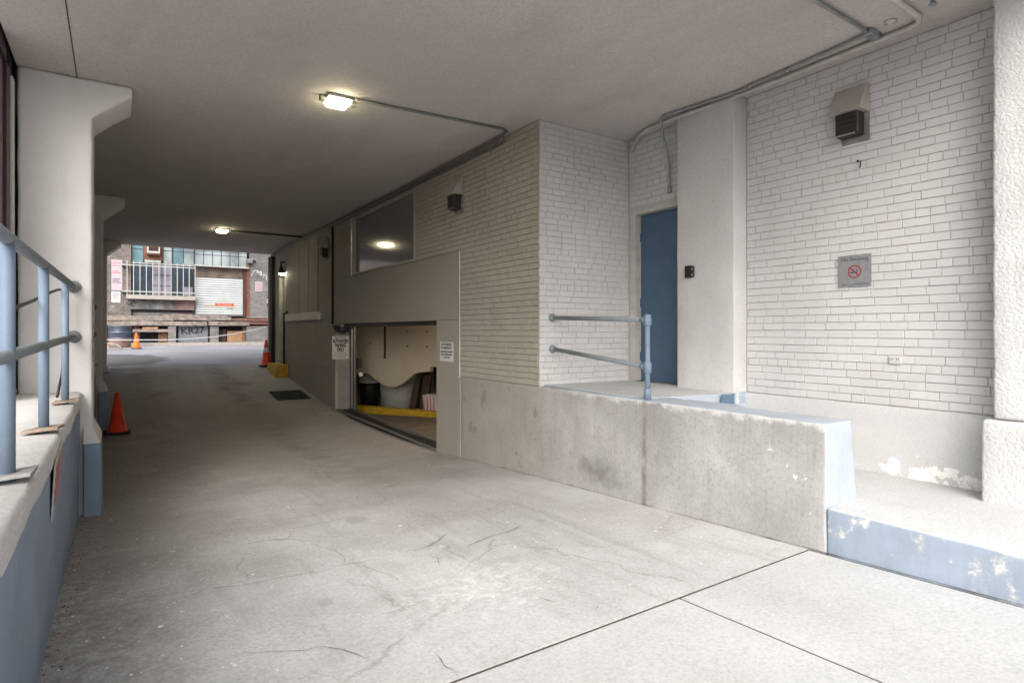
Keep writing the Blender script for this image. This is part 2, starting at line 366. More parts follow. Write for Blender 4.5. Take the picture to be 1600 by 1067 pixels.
def pane(name, a, b, rough=0.12):
    g = G(name); c = g.mix(g.mr(g.noise(1.4, 3, 0.5, g.stretch((1, 1, 0.6))), 0.35, 0.65), a, b)
    return g.fin(c, rough, None, 0, 0.9)
M['pane_teal'] = pane('teal_pane', (0.09, 0.17, 0.20), (0.16, 0.25, 0.29))
M['pane_dark'] = pane('dark_pane', (0.025, 0.04, 0.055), (0.06, 0.09, 0.115))
M['pane_curtain'] = pane('curtained_pane', (0.19, 0.185, 0.22), (0.33, 0.32, 0.365))
M['pane_pale'] = pane('pale_pane', (0.16, 0.19, 0.20), (0.36, 0.41, 0.42), 0.3)
M['mullion'] = simple('dark_mullion', (0.03, 0.033, 0.04), 0.5)
M['ac_brown'] = simple('rusty_casing', (0.17, 0.085, 0.055), 0.7, var=0.3)
M['pink_sign'] = simple('pale_pink_sign', (0.44, 0.375, 0.425), 0.6, var=0.06)
M['tag_pink'] = simple('faded_red_print', (0.45, 0.16, 0.15), 0.7, var=0.2, vs=20)
M['paper'] = simple('old_paper', (0.50, 0.46, 0.43), 0.8, var=0.15, vs=10)
M['grey_door'] = simple('grey_painted_door', (0.17, 0.185, 0.21), 0.6, var=0.15)
M['barrel'] = simple('blue_grey_barrel', (0.055, 0.065, 0.10), 0.45, 0.2, 0.4, 3)
M['barrel_low'] = simple('barrel_rust', (0.25, 0.15, 0.12), 0.7, 0.1, 0.4)
M['rope'] = simple('pale_rope', (0.50, 0.50, 0.52), 0.7)
M['white_spray'] = simple('white_spray_paint', (0.75, 0.75, 0.75), 0.7)
M['red_coll'] = simple('dark_grey_render', (0.20, 0.19, 0.185), 0.9, var=0.3)

# ------------------------------------------------------------------ mesh helper
OFF = {}
def offset_of(p):
    v = Vector((0, 0, 0))
    while p is not None:
        v += p.location; p = p.parent
    return v

class MB:
    def __init__(s): s.bm = bmesh.new()
    def quad(s, *pts): return s.bm.faces.new([s.bm.verts.new(p) for p in pts])
    def box(s, x0, x1, y0, y1, z0, z1):
        v = [s.bm.verts.new((x, y, z)) for z in (z0, z1) for y in (y0, y1) for x in (x0, x1)]
        for f in ((0, 2, 3, 1), (4, 5, 7, 6), (0, 1, 5, 4), (2, 6, 7, 3), (0, 4, 6, 2), (1, 3, 7, 5)):
            s.bm.faces.new([v[i] for i in f])
        return s
    def loft(s, a, b):
        n = len(a); va = [s.bm.verts.new(p) for p in a]; vb = [s.bm.verts.new(p) for p in b]
        for i in range(n): s.bm.faces.new((va[i], va[(i + 1) % n], vb[(i + 1) % n], vb[i]))
        s.bm.faces.new(va[::-1]); s.bm.faces.new(vb)
        return s
    def prism(s, pts, vec):
        vec = Vector(vec); return s.loft(pts, [tuple(Vector(p) + vec) for p in pts])
    def obox(s, c, u, v, w):        # oriented box: centre, half-vectors
        c, u, v, w = map(Vector, (c, u, v, w))
        a = [c - u - v - w, c + u - v - w, c + u + v - w, c - u + v - w]
        return s.loft([tuple(p) for p in a], [tuple(p + 2 * w) for p in a])
    def tube(s, pts, r, n=10, caps=True):
        pts = [Vector(p) for p in pts]; rings = []
        prev = None
        for i, p in enumerate(pts):
            d = (pts[min(i + 1, len(pts) - 1)] - pts[max(i - 1, 0)]).normalized()
            if prev is None:
                a = d.orthogonal().normalized()
            else:
                a = (prev - d * prev.dot(d)); a = a.normalized() if a.length > 1e-6 else d.orthogonal().normalized()
            prev = a; b = d.cross(a)
            rr = r[i] if isinstance(r, (list, tuple)) else r
            rings.append([s.bm.verts.new(p + (a * math.cos(t) + b * math.sin(t)) * rr) for t in [2 * PI * k / n for k in range(n)]])
        for A, B in zip(rings, rings[1:]):
            for k in range(n):
                f = s.bm.faces.new((A[k], A[(k + 1) % n], B[(k + 1) % n], B[k])); f.smooth = True
        if caps:
            s.bm.faces.new(rings[0][::-1]); s.bm.faces.new(rings[-1])
        return s
    def lathe(s, c, prof, n=24, smooth=True, ax='z'):
        c = Vector(c); rings = []
        for r, h in prof:
            ring = []
            for k in range(n):
                t = 2 * PI * k / n; x, y = r * math.cos(t), r * math.sin(t)
                q = (x, y, h) if ax == 'z' else ((h, x, y) if ax == 'x' else (x, h, y))
                ring.append(s.bm.verts.new(c + Vector(q)))
            rings.append(ring)
        for A, B in zip(rings, rings[1:]):
            for k in range(n):
                f = s.bm.faces.new((A[k], A[(k + 1) % n], B[(k + 1) % n], B[k])); f.smooth = smooth
        s.bm.faces.new(rings[0][::-1]); s.bm.faces.new(rings[-1])
        return s
    def bevel(s, off, seg=1):
        bmesh.ops.recalc_face_normals(s.bm, faces=s.bm.faces)
        es = [e for e in s.bm.edges if len(e.link_faces) == 2 and e.calc_face_angle(0) > 0.4]
        bmesh.ops.bevel(s.bm, geom=es, offset=off, segments=seg, profile=0.6, affect='EDGES'); return s
    def worn(s, off=0.012, seg=0.12, amp=0.004, fs=6.0, sd=0):
        s.bevel(off, 2)
        for _ in range(6):
            es = [e for e in s.bm.edges if e.calc_length() > seg * 1.5]
            if not es: break
            bmesh.ops.subdivide_edges(s.bm, edges=es, cuts=1, use_grid_fill=True)
        bmesh.ops.triangulate(s.bm, faces=[f for f in s.bm.faces if len(f.verts) > 4])
        for v in s.bm.verts:
            q = noise.noise_vector(v.co * fs + Vector((sd, sd, sd)))
            q2 = noise.noise_vector(v.co * fs * 4 + Vector((sd, 3, sd)))
            v.co += q * amp + q2 * amp * 0.6
        return s
    def build(s, name, mat, parent=None, smooth=False, recalc=True, **props):
        if recalc: bmesh.ops.recalc_face_normals(s.bm, faces=s.bm.faces)
        o_ = offset_of(parent)
        if o_.length: bmesh.ops.translate(s.bm, verts=s.bm.verts, vec=-o_)
        me = bpy.data.meshes.new(name); s.bm.to_mesh(me); s.bm.free()
        if smooth:
            for p in me.polygons: p.use_smooth = True
        me.materials.append(mat)
        return put(name, me, parent, **props)

def put(name, me, parent=None, **props):
    o = bpy.data.objects.new(name, me); COL.objects.link(o)
    if parent is not None: o.parent = parent
    for k, v in props.items(): o[k] = v
    return o

def thing(name, label, cat, loc=(0, 0, 0), group=None):
    o = bpy.data.objects.new(name, None); COL.objects.link(o); o.location = loc; o.empty_display_size = 0.1
    o['label'] = label; o['category'] = cat
    if group: o['group'] = group
    return o

def dup(root, loc, label=None):
    r = root.copy(); COL.objects.link(r); r.location = loc
    if label: r['label'] = label
    for ch in list(root.children):
        c = ch.copy(); COL.objects.link(c); c.parent = r
        for g_ in ch.children:
            d = g_.copy(); COL.objects.link(d); d.parent = c
    return r

def text(name, s_, c, size, ud, up, mat, parent, align='CENTER', depth=0.0008, rot=0.0, xs=1.0, bold=0.0):
    cu = bpy.data.curves.new('tmp', 'FONT'); cu.body = s_; cu.size = size; cu.align_x = align; cu.align_y = 'CENTER'; cu.extrude = depth; cu.offset = bold
    o = bpy.data.objects.new('tmp', cu); COL.objects.link(o)
    me = bpy.data.meshes.new_from_object(o.evaluated_get(bpy.context.evaluated_depsgraph_get()))
    bpy.data.objects.remove(o); bpy.data.curves.remove(cu)
    ud, up = Vector(ud), Vector(up); nn = ud.cross(up); off = offset_of(parent)
    c = Vector(c)
    for v in me.vertices:
        x, y = v.co.x * xs, v.co.y
        x, y = x * math.cos(rot) - y * math.sin(rot), x * math.sin(rot) + y * math.cos(rot)
        v.co = c + ud * x + up * y + nn * v.co.z - off
    me.name = name; me.materials.clear(); me.materials.append(mat)
    return put(name, me, parent)

# floor profile along the lane
PROF = [(-6, -1.08), (1.07, -1.418), (2.1, -1.464), (5.27, -1.61), (7.8, -1.755), (10, -1.765), (11.5, -1.735), (12.5, -1.67), (14, -1.52), (16.9, -1.2), (19.06, -0.975), (24, -0.82), (34, -0.672), (60, -0.6)]
def fz(y):
    if y <= PROF[0][0]: return PROF[0][1] + H
    for (a, za), (b, zb) in zip(PROF, PROF[1:]):
        if y <= b: return za + (zb - za) * (y - a) / (b - a) + H
    return PROF[-1][1] + H

CEIL = 2.34 + H
# ------------------------------------------------------------------ ground, road, lane, sidewalk, alley
b = MB(); b.quad((-900, -900, -0.75), (900, -900, -0.75), (900, 900, -0.75), (-900, 900, -0.75)); b.build('ground', M['ground'], kind='structure')
b = MB(); b.box(-60, 60, -20, -4.2, -0.6, 0.22); b.build('road', M['street'], kind='structure')
sbd = thing('unseen_street_block', 'unseen stone block added across the street to cut low sky light', 'building', (0, -30, 0.3))  # added out of view, shaped to hold back and bounce sky light
MB().box(-14, 70, -40, -24.1, -0.7, 5.5).build('facade', M['stone'], sbd)
b = MB(); b.box(-60, 60, -24, -20.02, -0.6, 0.36); b.build('far_pavement', M['walk'], kind='structure')

def strip(x0, x1, ys, dz=0.0, base=-0.7, nx=14, amp=0.0):
    b = MB(); grid = []
    for y in ys:
        row = []
        for i in range(nx + 1):
            x = x0 + (x1 - x0) * i / nx
            z = fz(y) + dz + amp * noise.noise(Vector((x * 0.9, y * 0.9, 0)))
            row.append(b.bm.verts.new((x, y, z)))
        grid.append(row)
    for A, B in zip(grid, grid[1:]):
        for i in range(nx):
            f = b.bm.faces.new((A[i], A[i + 1], B[i + 1], B[i])); f.smooth = True
    # skirts close the slab down to its base
    for A in (grid[0], grid[-1]):
        for i in range(nx):
            p, q = A[i].co, A[i + 1].co
            b.quad((p.x, p.y, p.z), (q.x, q.y, q.z), (q.x, q.y, base), (p.x, p.y, base))
    return b
ys = [2.215 + (19.06 - 2.215) * i / 90 for i in range(91)]
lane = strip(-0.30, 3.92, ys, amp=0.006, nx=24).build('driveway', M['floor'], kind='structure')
ysa = [19.065 + (33.4 - 19.065) * i / 40 for i in range(41)]
strip(-30, 34, ysa, amp=0.02, nx=64).build('alley_road', M['asphalt'], kind='structure')

walk = bpy.data.objects.new('sidewalk', None); COL.objects.link(walk); walk['kind'] = 'structure'
def slab(x0, x1, y0, y1):
    ysl = [y0 + (y1 - y0) * i / 6 for i in range(7)]
    b = MB(); g_ = 0.0085
    top = [[(x, y, fz(y)) for x in (x0 + g_, x1 - g_)] for y in ysl]
    pts = []
    for A, B in zip(top, top[1:]): b.quad(A[0], A[1], B[1], B[0])
    e = top[-1]; b.quad(e[0], e[1], (e[1][0], e[1][1], fz(y1) - 0.08), (e[0][0], e[0][1], fz(y1) - 0.08))
    for i in (0, 1):
        for A, B in zip(top, top[1:]):
            b.quad(A[i], B[i], (B[i][0], B[i][1], B[i][2] - 0.08), (A[i][0], A[i][1], A[i][2] - 0.08))
    b.build('paving_slab', M['walk'], walk)
edges_x = [-5.0, -3.5, -2.0, -0.45, 1.05, 2.585, 3.878]
for xa, xb in zip(edges_x, edges_x[1:]):
    for ya, yb in ((0.70, 2.192), (-0.80, 0.69), (-2.5, -0.81), (-4.18, -2.51)): slab(xa, xb, ya, yb)
for xa, xb in ((3.882, 5.4), (5.4, 6.9), (6.9, 8.4)):
    for ya, yb in ((-0.80, 0.44), (-2.5, -0.81), (-4.18, -2.51)): slab(xa, xb, ya, yb)
b = MB()
for i in range(12):
    y0, y1 = -4.19 + 6.403 * i / 12, -4.19 + 6.403 * (i + 1) / 12
    b.quad((-5, y0, fz(y0) - 0.004), (8.4, y0, fz(y0) - 0.004), (8.4, y1, fz(y1) - 0.004), (-5, y1, fz(y1) - 0.004))
b.build('joint_bed', M['joint'], walk)
# asphalt strip left of the lane opening, in front of the window wall
b = MB(); b.box(-12, -0.32, 2.215, 5.98, -0.7, 0.05); b.build('side_ground', M['walk'], kind='structure')

# ------------------------------------------------------------------ ceiling slab; unseen storeys above added to shade the alley
ce = MB(); ce.box(-0.72, 12.0, 0.95, 19.06, CEIL, CEIL + 9.0); ceil = ce.build('ceiling', M['ceiling'], kind='structure')
b = MB(); b.box(-0.296, -0.288, 0.96, 12.0, CEIL - 0.004, CEIL - 0.0005); b.build('seam', M['crack'], ceil)

# ------------------------------------------------------------------ bricks
BR = {}
def brick_mesh(L, hgt, mat, var, proud):
    key = (round(L, 3), mat.name, var, round(hgt, 3))
    if key in BR: return BR[key]
    rnd = random.Random(int(round(L, 3) * 1000) * 7 + var)
    c = 0.0028; bm = bmesh.new(); L = round(L, 3)
    jl = lambda a: rnd.uniform(-a, a)
    back = [(0, 0.012, 0), (L, 0.012, 0), (L, 0.012, hgt), (0, 0.012, hgt)]
    mid = [(jl(.0015), -proud + c, jl(.0015)), (L + jl(.0015), -proud + c, jl(.0015)), (L + jl(.0015), -proud + c, hgt + jl(.0015)), (jl(.0015), -proud + c, hgt + jl(.0015))]
    fr = [(c + jl(.001), -proud + jl(.0012), c + jl(.001)), (L - c + jl(.001), -proud + jl(.0012), c + jl(.001)), (L - c + jl(.001), -proud + jl(.0012), hgt - c), (c + jl(.001), -proud + jl(.0012), hgt - c)]
    R_ = [[bm.verts.new(p) for p in r] for r in (back, mid, fr)]
    for A, B in zip(R_, R_[1:]):
        for i in range(4): bm.faces.new((A[i], A[(i + 1) % 4], B[(i + 1) % 4], B[i]))
    bm.faces.new(R_[2])
    bmesh.ops.recalc_face_normals(bm, faces=bm.faces)
    me = bpy.data.meshes.new('brick'); bm.to_mesh(me); bm.free(); me.materials.append(mat)
    BR[key] = me; return me

def brickwork(parent, origin, ud, U, z0, z1, mat, holes=(), near=None, limit=300, seed=1, course=0.0677, joint=0.0066, proud=0.0062, hdr=6):
    """origin: plan point at u=0; ud: plan direction of the courses; the face looks to the right of ud."""
    rnd = random.Random(seed); ang = math.atan2(ud[1], ud[0]); n = (ud[1], -ud[0])
    rows = int(round((z1 - z0) / course)); ch = (z1 - z0) / rows; lst = []
    for r in range(rows):
        za = z0 + r * ch; head = (r % hdr == hdr - 2)
        mod = 0.103 if head else 0.2035
        u = -(mod * (0.5 if r % 2 else 0.0)) - rnd.choice((0, 0, 0.02, 0.05, 0.09))
        while u < U:
            L = mod + rnd.choice((-0.006, -0.003, 0, 0.003, 0.006))
            if not head and rnd.random() < 0.05: L *= rnd.choice((0.5, 0.75, 1.22))
            segs = [(max(u, 0.0), min(u + L, U))]
            for (ha, hb, hz0, hz1) in holes:
                if za + ch * 0.6 > hz0 and za + ch * 0.4 < hz1:
                    ns = []
                    for (a, c_) in segs:
                        if c_ <= ha or a >= hb: ns.append((a, c_))
                        else:
                            if a < ha: ns.append((a, ha))
                            if c_ > hb: ns.append((hb, c_))
                    segs = ns
            for a, c_ in segs:
                if c_ - a > 0.03: lst.append((a + joint * 0.3, c_ - a - joint * 0.6, za + joint / 2))
            u += L
    hgt = ch - joint
    P = lambda a, z: Vector((origin[0] + ud[0] * a, origin[1] + ud[1] * a, z))
    if near is not None: lst.sort(key=lambda q: (P(q[0], q[2]) - Vector(near)).length)
    off = offset_of(parent)
    for (a, L, z) in lst[:limit]:
        o = put('brick', brick_mesh(L, hgt, mat, rnd.randrange(4), proud), parent)
        d = rnd.uniform(-0.0014, 0.0014)
        o.location = P(a, z) + Vector((n[0] * d, n[1] * d, rnd.uniform(-.001, .001))) - off
        o.rotation_euler = (rnd.uniform(-.004, .004), rnd.uniform(-.004, .004), ang + rnd.uniform(-.003, .003))
    if len(lst) > limit:
        bm = bmesh.new()
        for (a, L, z) in lst[limit:]:
            me = brick_mesh(L, hgt, mat, rnd.randrange(4), proud)
            k = len(bm.verts); bm.from_mesh(me); bm.verts.ensure_lookup_table()
            d = rnd.uniform(-0.0022, 0.0022)
            mt = Matrix.Translation(P(a, z) + Vector((n[0] * d, n[1] * d, 0)) - off) @ Matrix.Rotation(ang, 4, 'Z')
            for v in bm.verts[k:]: v.co = mt @ v.co
        me = bpy.data.meshes.new('brick_course'); bm.to_mesh(me); bm.free(); me.materials.append(mat)
        put('brick_course', me, parent, kind='stuff')

EYE = (0, 0, H)
ZB = H - 0.605               # foot of the brickwork above the dock
XW = 3.89; XB = 5.27
# --- bay wall (right), sign and vent hang on it
bay = thing('brick_wall', 'white painted brick wall of the loading bay with a stucco foot', 'wall', (XB, 2.6, 0.33))
MB().box(XB + 0.002, XB + 0.35, 0.6, 4.48, -0.5, CEIL).build('wall_core', M['joint_white'], bay)
MB().box(XB + 0.002, XB + 0.35, 4.48, 5.19, H + 1.425, CEIL).build('wall_core', M['joint_white'], bay)
MB().box(XB + 0.002, XB + 0.35, 5.19, 5.6, -0.5, CEIL).build('wall_core', M['joint_white'], bay)
st = MB().box(XB - 0.022, XB + 0.0, 1.0, 4.0, 0.2, ZB - 0.006).worn(0.006, 0.10, 0.004, 5, 3).build('stucco_foot', M['stucco_base'], bay, smooth=True)
# holes: u runs from Y=5.26 towards the street
brickwork(bay, (XB, 5.255), (0, -1), 4.15, ZB, CEIL - 0.004, M['paint'], holes=((0.0, 0.80, 0, H + 1.49), (0.918, 1.632, 0, 9), (5.255 - 2.69, 5.255 - 2.505, H + 1.66, H + 1.86)), near=(3, 1.9, H + 0.2), seed=3)

# --- return wall facing the street
ret = thing('brick_wall', 'white painted brick return wall where the pipe rails end', 'wall', (4.5, 5.27, ZB))
MB().box(XW + 0.004, XB + 0.3, 5.272, 5.6, 0.2, CEIL).build('wall_core', M['joint_white'], ret)
brickwork(ret, (XW + 0.004, 5.27), (1, 0), XB - XW - 0.016, ZB - 0.005, CEIL - 0.004, M['paint'], near=(3, 1, H + 0.6), seed=11)

# --- tunnel wall: brick near the street, smooth panel over the garage mouth, a window
tun = thing('tunnel_wall', 'beige wall with dark window over the garage opening', 'wall', (XW, 9.0, 0))
PT = H + 1.09
def part_box(name, mat, par, *a): return MB().box(*a).build(name, mat, par)
part_box('wall_core', M['joint_beige'], tun, XW + 0.003, XW + 0.42, 5.60, 7.05, -0.6, CEIL)
part_box('wall_core', M['joint_beige'], tun, XW + 0.003, XW + 0.42, 5.274, 5.598, 0.2, CEIL)
part_box('wall_core', M['joint_beige'], tun, XW + 0.003, XW + 0.42, 7.052, 8.50, PT, CEIL)
part_box('wall_core', M['joint_beige'], tun, XW + 0.003, XW + 0.42, 8.502, 11.50, H + 2.235, CEIL)
part_box('wall_core', M['joint_beige'], tun, XW + 0.003, XW + 0.42, 11.502, 12.60, PT, CEIL)
b = MB(); b.box(XW - 0.012, XW + 0.42, 7.05, 12.60, H + 0.16, PT - 0.002); b.bevel(0.006); b.build('lintel_panel', M['panel_paint'], tun)
b = MB(); b.box(XW - 0.012, XW + 0.42, 7.05, 7.76, -0.6, H + 0.158); b.bevel(0.006); b.build('jamb_panel', M['panel_paint'], tun)
b = MB(); b.box(XW - 0.018, XW - 0.0125, 7.045, 7.062, H - 0.62, PT); b.build('edge_bead', M['plaster'], tun)
brickwork(tun, (XW, 12.58), (0, -1), 12.58 - 5.262, ZB + 0.002, CEIL - 0.004, M['tunnel_paint'],
          holes=((0.0, 5.53, 0, PT + 0.01), (1.08, 4.08, 0, H + 2.225), (12.58 - 7.2, 12.58 - 6.98, H + 1.63, H + 1.9)), near=(1, 2, H + 0.3), seed=21, proud=0.0065, joint=0.0075)
# window
wf = MB()
Y0, Y1, Z0, Z1 = 8.50, 11.50, PT + 0.004, H + 2.232
wf.box(XW - 0.02, XW + 0.05, Y0, Y0 + 0.045, Z0, Z1); wf.box(XW - 0.02, XW + 0.05, Y1 - 0.10, Y1, Z0, Z1)
wf.box(XW - 0.02, XW + 0.05, Y0 + 0.047, Y1 - 0.102, Z0, Z0 + 0.045); wf.box(XW - 0.02, XW + 0.05, Y0 + 0.047, Y1 - 0.102, Z1 - 0.045, Z1)
wf.build('window_frame', M['tunnel_paint'], tun)
b = MB(); b.loft([(XW + 0.010, Y0 + 0.046, Z0 + 0.046), (XW + 0.016, Y0 + 0.046, Z0 + 0.046), (XW + 0.016, Y0 + 0.046, Z1 - 0.046), (XW + 0.010, Y0 + 0.046, Z1 - 0.046)],
                 [(XW + 0.050, Y1 - 0.103, Z0 + 0.046), (XW + 0.056, Y1 - 0.103, Z0 + 0.046), (XW + 0.056, Y1 - 0.103, Z1 - 0.046), (XW + 0.050, Y1 - 0.103, Z1 - 0.046)])
b.build('window_pane', M['glass'], tun)
part_box('glazing_bar', M['steel'], tun, XW - 0.028, XW - 0.021, Y1 - 0.075, Y1 - 0.035, Z0, Z1)

# --- far tunnel wall with boarded bays
far = thing('brick_wall', 'dim beige brick wall beyond the garage with three boarded bays', 'wall', (XW, 14.8, 0))
part_box('wall_core', M['tunnel_paint'], far, XW + 0.003, XW + 0.42, 12.62, 16.93, -0.4, CEIL)
part_box('wall_core', M['tunnel_paint'], far, XW + 0.003, XW + 0.42, 16.932, 17.72, H + 1.55, CEIL)
part_box('wall_core', M['tunnel_paint'], far, XW + 0.003, XW + 0.42, 17.722, 18.9, -0.2, CEIL)
brickwork(far, (XW, 16.90), (0, -1), 4.27, H - 0.75, CEIL - 0.01, M['tunnel_paint'], holes=((0.2, 3.12, H + 0.27, 9),), near=(2, 8, H), limit=0, seed=31)
part_box('plaster_foot', M['panel_paint'], far, XW - 0.012, XW + 0.001, 12.62, 16.9, -0.2, H - 0.755)
for ya, yb in ((13.80, 14.56), (14.60, 15.42), (15.46, 16.70)): part_box('board', M['tunnel_paint'], far, XW - 0.02, XW + 0.0, ya, yb, H + 0.455, CEIL - 0.06)
b = MB(); b.box(XW - 0.075, XW, 13.55, 16.75, H + 0.27, H + 0.45); b.bevel(0.008); b.build('sill', M['plaster'], far)

# return face at the garage mouth, carries the parking sign
jam = thing('wall_pier', 'narrow grey wall pier at the far side of the garage opening', 'wall', (4.15, 12.55, 0))
part_box('pier_core', M['panel_paint'], jam, XW + 0.115, 4.195, 12.62, 12.95, -0.5, H + 0.158)
part_box('pier_core', M['panel_paint'], jam, XW - 0.012, 4.195, 12.52, 12.618, -0.5, H + 0.158)
part_box('steel_plate', M['grey_steel'], jam, XW + 0.06, 4.183, 12.495, 12.517, H - 1.70, H - 0.62)

# --- door to the alley near the exit
dr = thing('side_door', 'narrow lit beige door near the alley end of the passage', 'door', (XW, 17.3, H - 0.9))
part_box('door_leaf', M['tunnel_paint'], dr, XW + 0.08, XW + 0.12, 16.97, 17.68, H - 0.88, H + 1.52)
part_box('frame', M['frame_grey'], dr, XW - 0.01, XW + 0.13, 16.935, 16.968, H - 0.88, H + 1.545)
part_box('frame', M['frame_grey'], dr, XW - 0.01, XW + 0.13, 17.683, 17.718, H - 0.88, H + 1.545)
part_box('handle', M['steel'], dr, XW + 0.02, XW + 0.078, 17.02, 17.06, H + 0.05, H + 0.09)
stp = MB(); stp.box(3.57, XW - 0.014, 16.62, 17.72, 0.2, H - 0.885); stp.worn(0.012, 0.2, 0.003)
stp = stp.build('door_step', M['yellow']); stp['label'] = 'yellow painted step block below the lit door'; stp['category'] = 'step'

# --- stucco pier between door and bay wall
pr = thing('stucco_pier', 'white stucco pier between the blue door and the brick bay', 'pillar', (5.15, 3.98, 0.3))
b = MB(); b.box(5.06, XB + 0.003, 3.625, 4.335, 0.28, CEIL - 0.001); b.worn(0.012, 0.12, 0.003, 5)
b.build('pier_shaft', M['stucco'], pr, smooth=True)
b = MB(); b.box(5.045, XB - 0.024, 3.612, 3.622, H - 0.78, H - 0.60); b.build('blue_band', M['blue_curb'], pr)

# --- coarse stucco column at the street
colm = thing('stucco_column', 'coarse white stucco column with a thicker foot at the street edge', 'pillar', (5.3, 1.2, 0.3))
b = MB(); b.box(5.02, 5.75, 0.93, 1.545, H - 0.6, CEIL + 0.5); b.worn(0.02, 0.07, 0.006, 7); b.build('column_shaft', M['stucco_coarse'], colm, smooth=True)
b = MB(); b.box(4.962, 5.75, 0.87, 1.592, 0.2, H - 0.605); b.worn(0.02, 0.07, 0.006, 7, 2); b.build('column_foot', M['stucco_coarse'], colm, smooth=True)

# ------------------------------------------------------------------ loading dock
dock = thing('loading_dock', 'raised concrete loading dock with pale blue end and top', 'dock', (4.4, 4.0, 0))
ZT = H - 0.612
b = MB()
# wall along the lane, its end battered towards the landing
b.loft([(XW, 2.09, -0.3), (4.40, 2.09, -0.3), (4.225, 2.09, ZT), (XW, 2.09, ZT)],
       [(XW, 7.046, -0.3), (4.40, 7.046, -0.3), (4.30, 7.046, H - 0.607), (XW, 7.046, H - 0.607)])
b.worn(0.016, 0.07, 0.0055, 5, 1)
dw = b.build('dock_wall', M['dock'], dock, smooth=True)
for mname in ('blue_pale', 'ledge_white'): dw.data.materials.append(M[mname])
for p in dw.data.polygons:
    n_ = p.normal; c_ = p.center + dock.location
    if n_.y < -0.6: p.material_index = 1
    elif n_.z > 0.6 and c_.y < 5.25: p.material_index = 1
# platform in front of the door
b = MB()
b.loft([(4.28, 2.95, 0.0), (5.05, 3.60, 0.0), (XB - 0.024, 3.60, 0.0), (XB - 0.024, 5.266, 0.0), (4.28, 5.266, 0.0)],
       [(4.28, 2.95, ZT - 0.008), (5.05, 3.60, H - 0.71), (XB - 0.024, 3.60, H - 0.71), (XB - 0.024, 5.266, H - 0.64), (4.28, 5.266, H - 0.61)])
b.build('dock_fill', M['blue_pale'], dock)
b = MB()
b.loft([(4.02, 3.78, H - 0.616), (5.02, 3.605, H - 0.73), (5.245, 3.63, H - 0.73), (5.245, 5.265, H - 0.66), (3.96, 5.265, H - 0.60)],
       [(4.02, 3.78, H - 0.604), (5.02, 3.605, H - 0.602), (5.245, 3.63, H - 0.602), (5.245, 5.265, H - 0.598), (3.96, 5.265, H - 0.586)])
pf = b.build('platform', M['walk'], dock); pf.data.materials.append(M['blue_pale'])
for p in pf.data.polygons:
    if abs(p.normal.z) < 0.6: p.material_index = 1
b = MB(); b.box(4.83, 5.02, 3.588, 3.6, H - 0.715, H - 0.603); b.worn(0.004, 0.04, 0.006, 9); b.build('patch', M['blue_dark'], dock)  # darker blue front face of the platform step
# landing with the blue kerb face
lan = thing('landing', 'low concrete landing with chipped blue kerb face', 'landing', (4.5, 1.5, 0))
b = MB(); b.prism([(XW + 0.001, 0.46, -0.4), (XB, 0.46, -0.4), (XB, 3.58, -0.4), (4.2, 3.58, -0.4), (4.2, 2.2, -0.4), (4.1, 2.105, -0.4), (XW + 0.001, 2.084, -0.4)], (0, 0, 0.735)); b.worn(0.014, 0.07, 0.005, 5, 5)
lb = b.build('landing_slab', M['walk'], lan, smooth=True); lb.data.materials.append(M['blue_curb'])
for p in lb.data.polygons:
    c_ = p.center + lan.location
    if (p.normal.x < -0.55 or p.normal.y < -0.6): p.material_index = 1

# blue door
bd = thing('blue_door', 'closed blue steel door on the loading dock', 'door', (XB, 4.83, H - 0.6))
b = MB(); b.box(XB + 0.085, XB + 0.13, 4.482, 5.150, H - 0.597, H + 1.415); b.bevel(0.004); b.build('door_leaf', M['door_blue'], bd)
part_box('frame', M['frame_grey'], bd, XB - 0.012, XB + 0.14, 5.152, 5.235, H - 0.60, H + 1.47)
part_box('frame', M['frame_grey'], bd, XB - 0.012, XB + 0.14, 4.40, 4.480, H - 0.60, H + 1.47)
part_box('frame', M['frame_grey'], bd, XB - 0.012, XB + 0.14, 4.482, 5.150, H + 1.418, H + 1.47)
for z in (-0.35, 0.30, 1.1):
    MB().tube([(XB + 0.082, 5.148, H + z), (XB + 0.082, 5.148, H + z + 0.10)], 0.011, 8).build('hinge', M['door_blue'], bd)
part_box('threshold', M['galv_dark'], bd, XB - 0.02, XB + 0.13, 4.482, 5.15, H - 0.6, H - 0.592)

# pipe guard rail on the dock
gr = thing('pipe_railing', 'pale blue pipe railing with one post on the dock edge', 'railing', (3.95, 3.72, H - 0.61))
pz = H - 0.61
b = MB(); b.tube([(3.95, 3.72, pz - 0.05), (3.95, 3.72, H + 0.125)], 0.024, 14); b.build('post', M['rail_blue'], gr)
b = MB(); b.tube([(3.95, 3.72, H + 0.105), (4.06, 5.262, H + 0.155)], 0.023, 14); b.build('rail', M['rail_grey'], gr)
b = MB(); b.tube([(3.95, 3.72, H - 0.315), (4.068, 5.262, H - 0.194)], 0.023, 14); b.build('rail', M['rail_grey'], gr)
for z in (0.105, -0.315):
    b = MB(); b.lathe((3.95, 3.72, H + z), [(0.028, -0.055), (0.033, -0.05), (0.033, -0.03), (0.037, -0.02), (0.037, 0.02), (0.033, 0.03), (0.030, 0.045), (0.012, 0.052)], 16); b.build('fitting', M['rail_blue'], gr)
    b = MB(); d = Vector((0.11, 1.542, 0.05)).normalized(); q = Vector((3.95, 3.72, H + z))
    b.tube([q + d * 0.02, q + d * 0.06, q + d * 0.075], [0.031, 0.031, 0.027], 14); b.build('fitting', M['rail_blue'], gr)
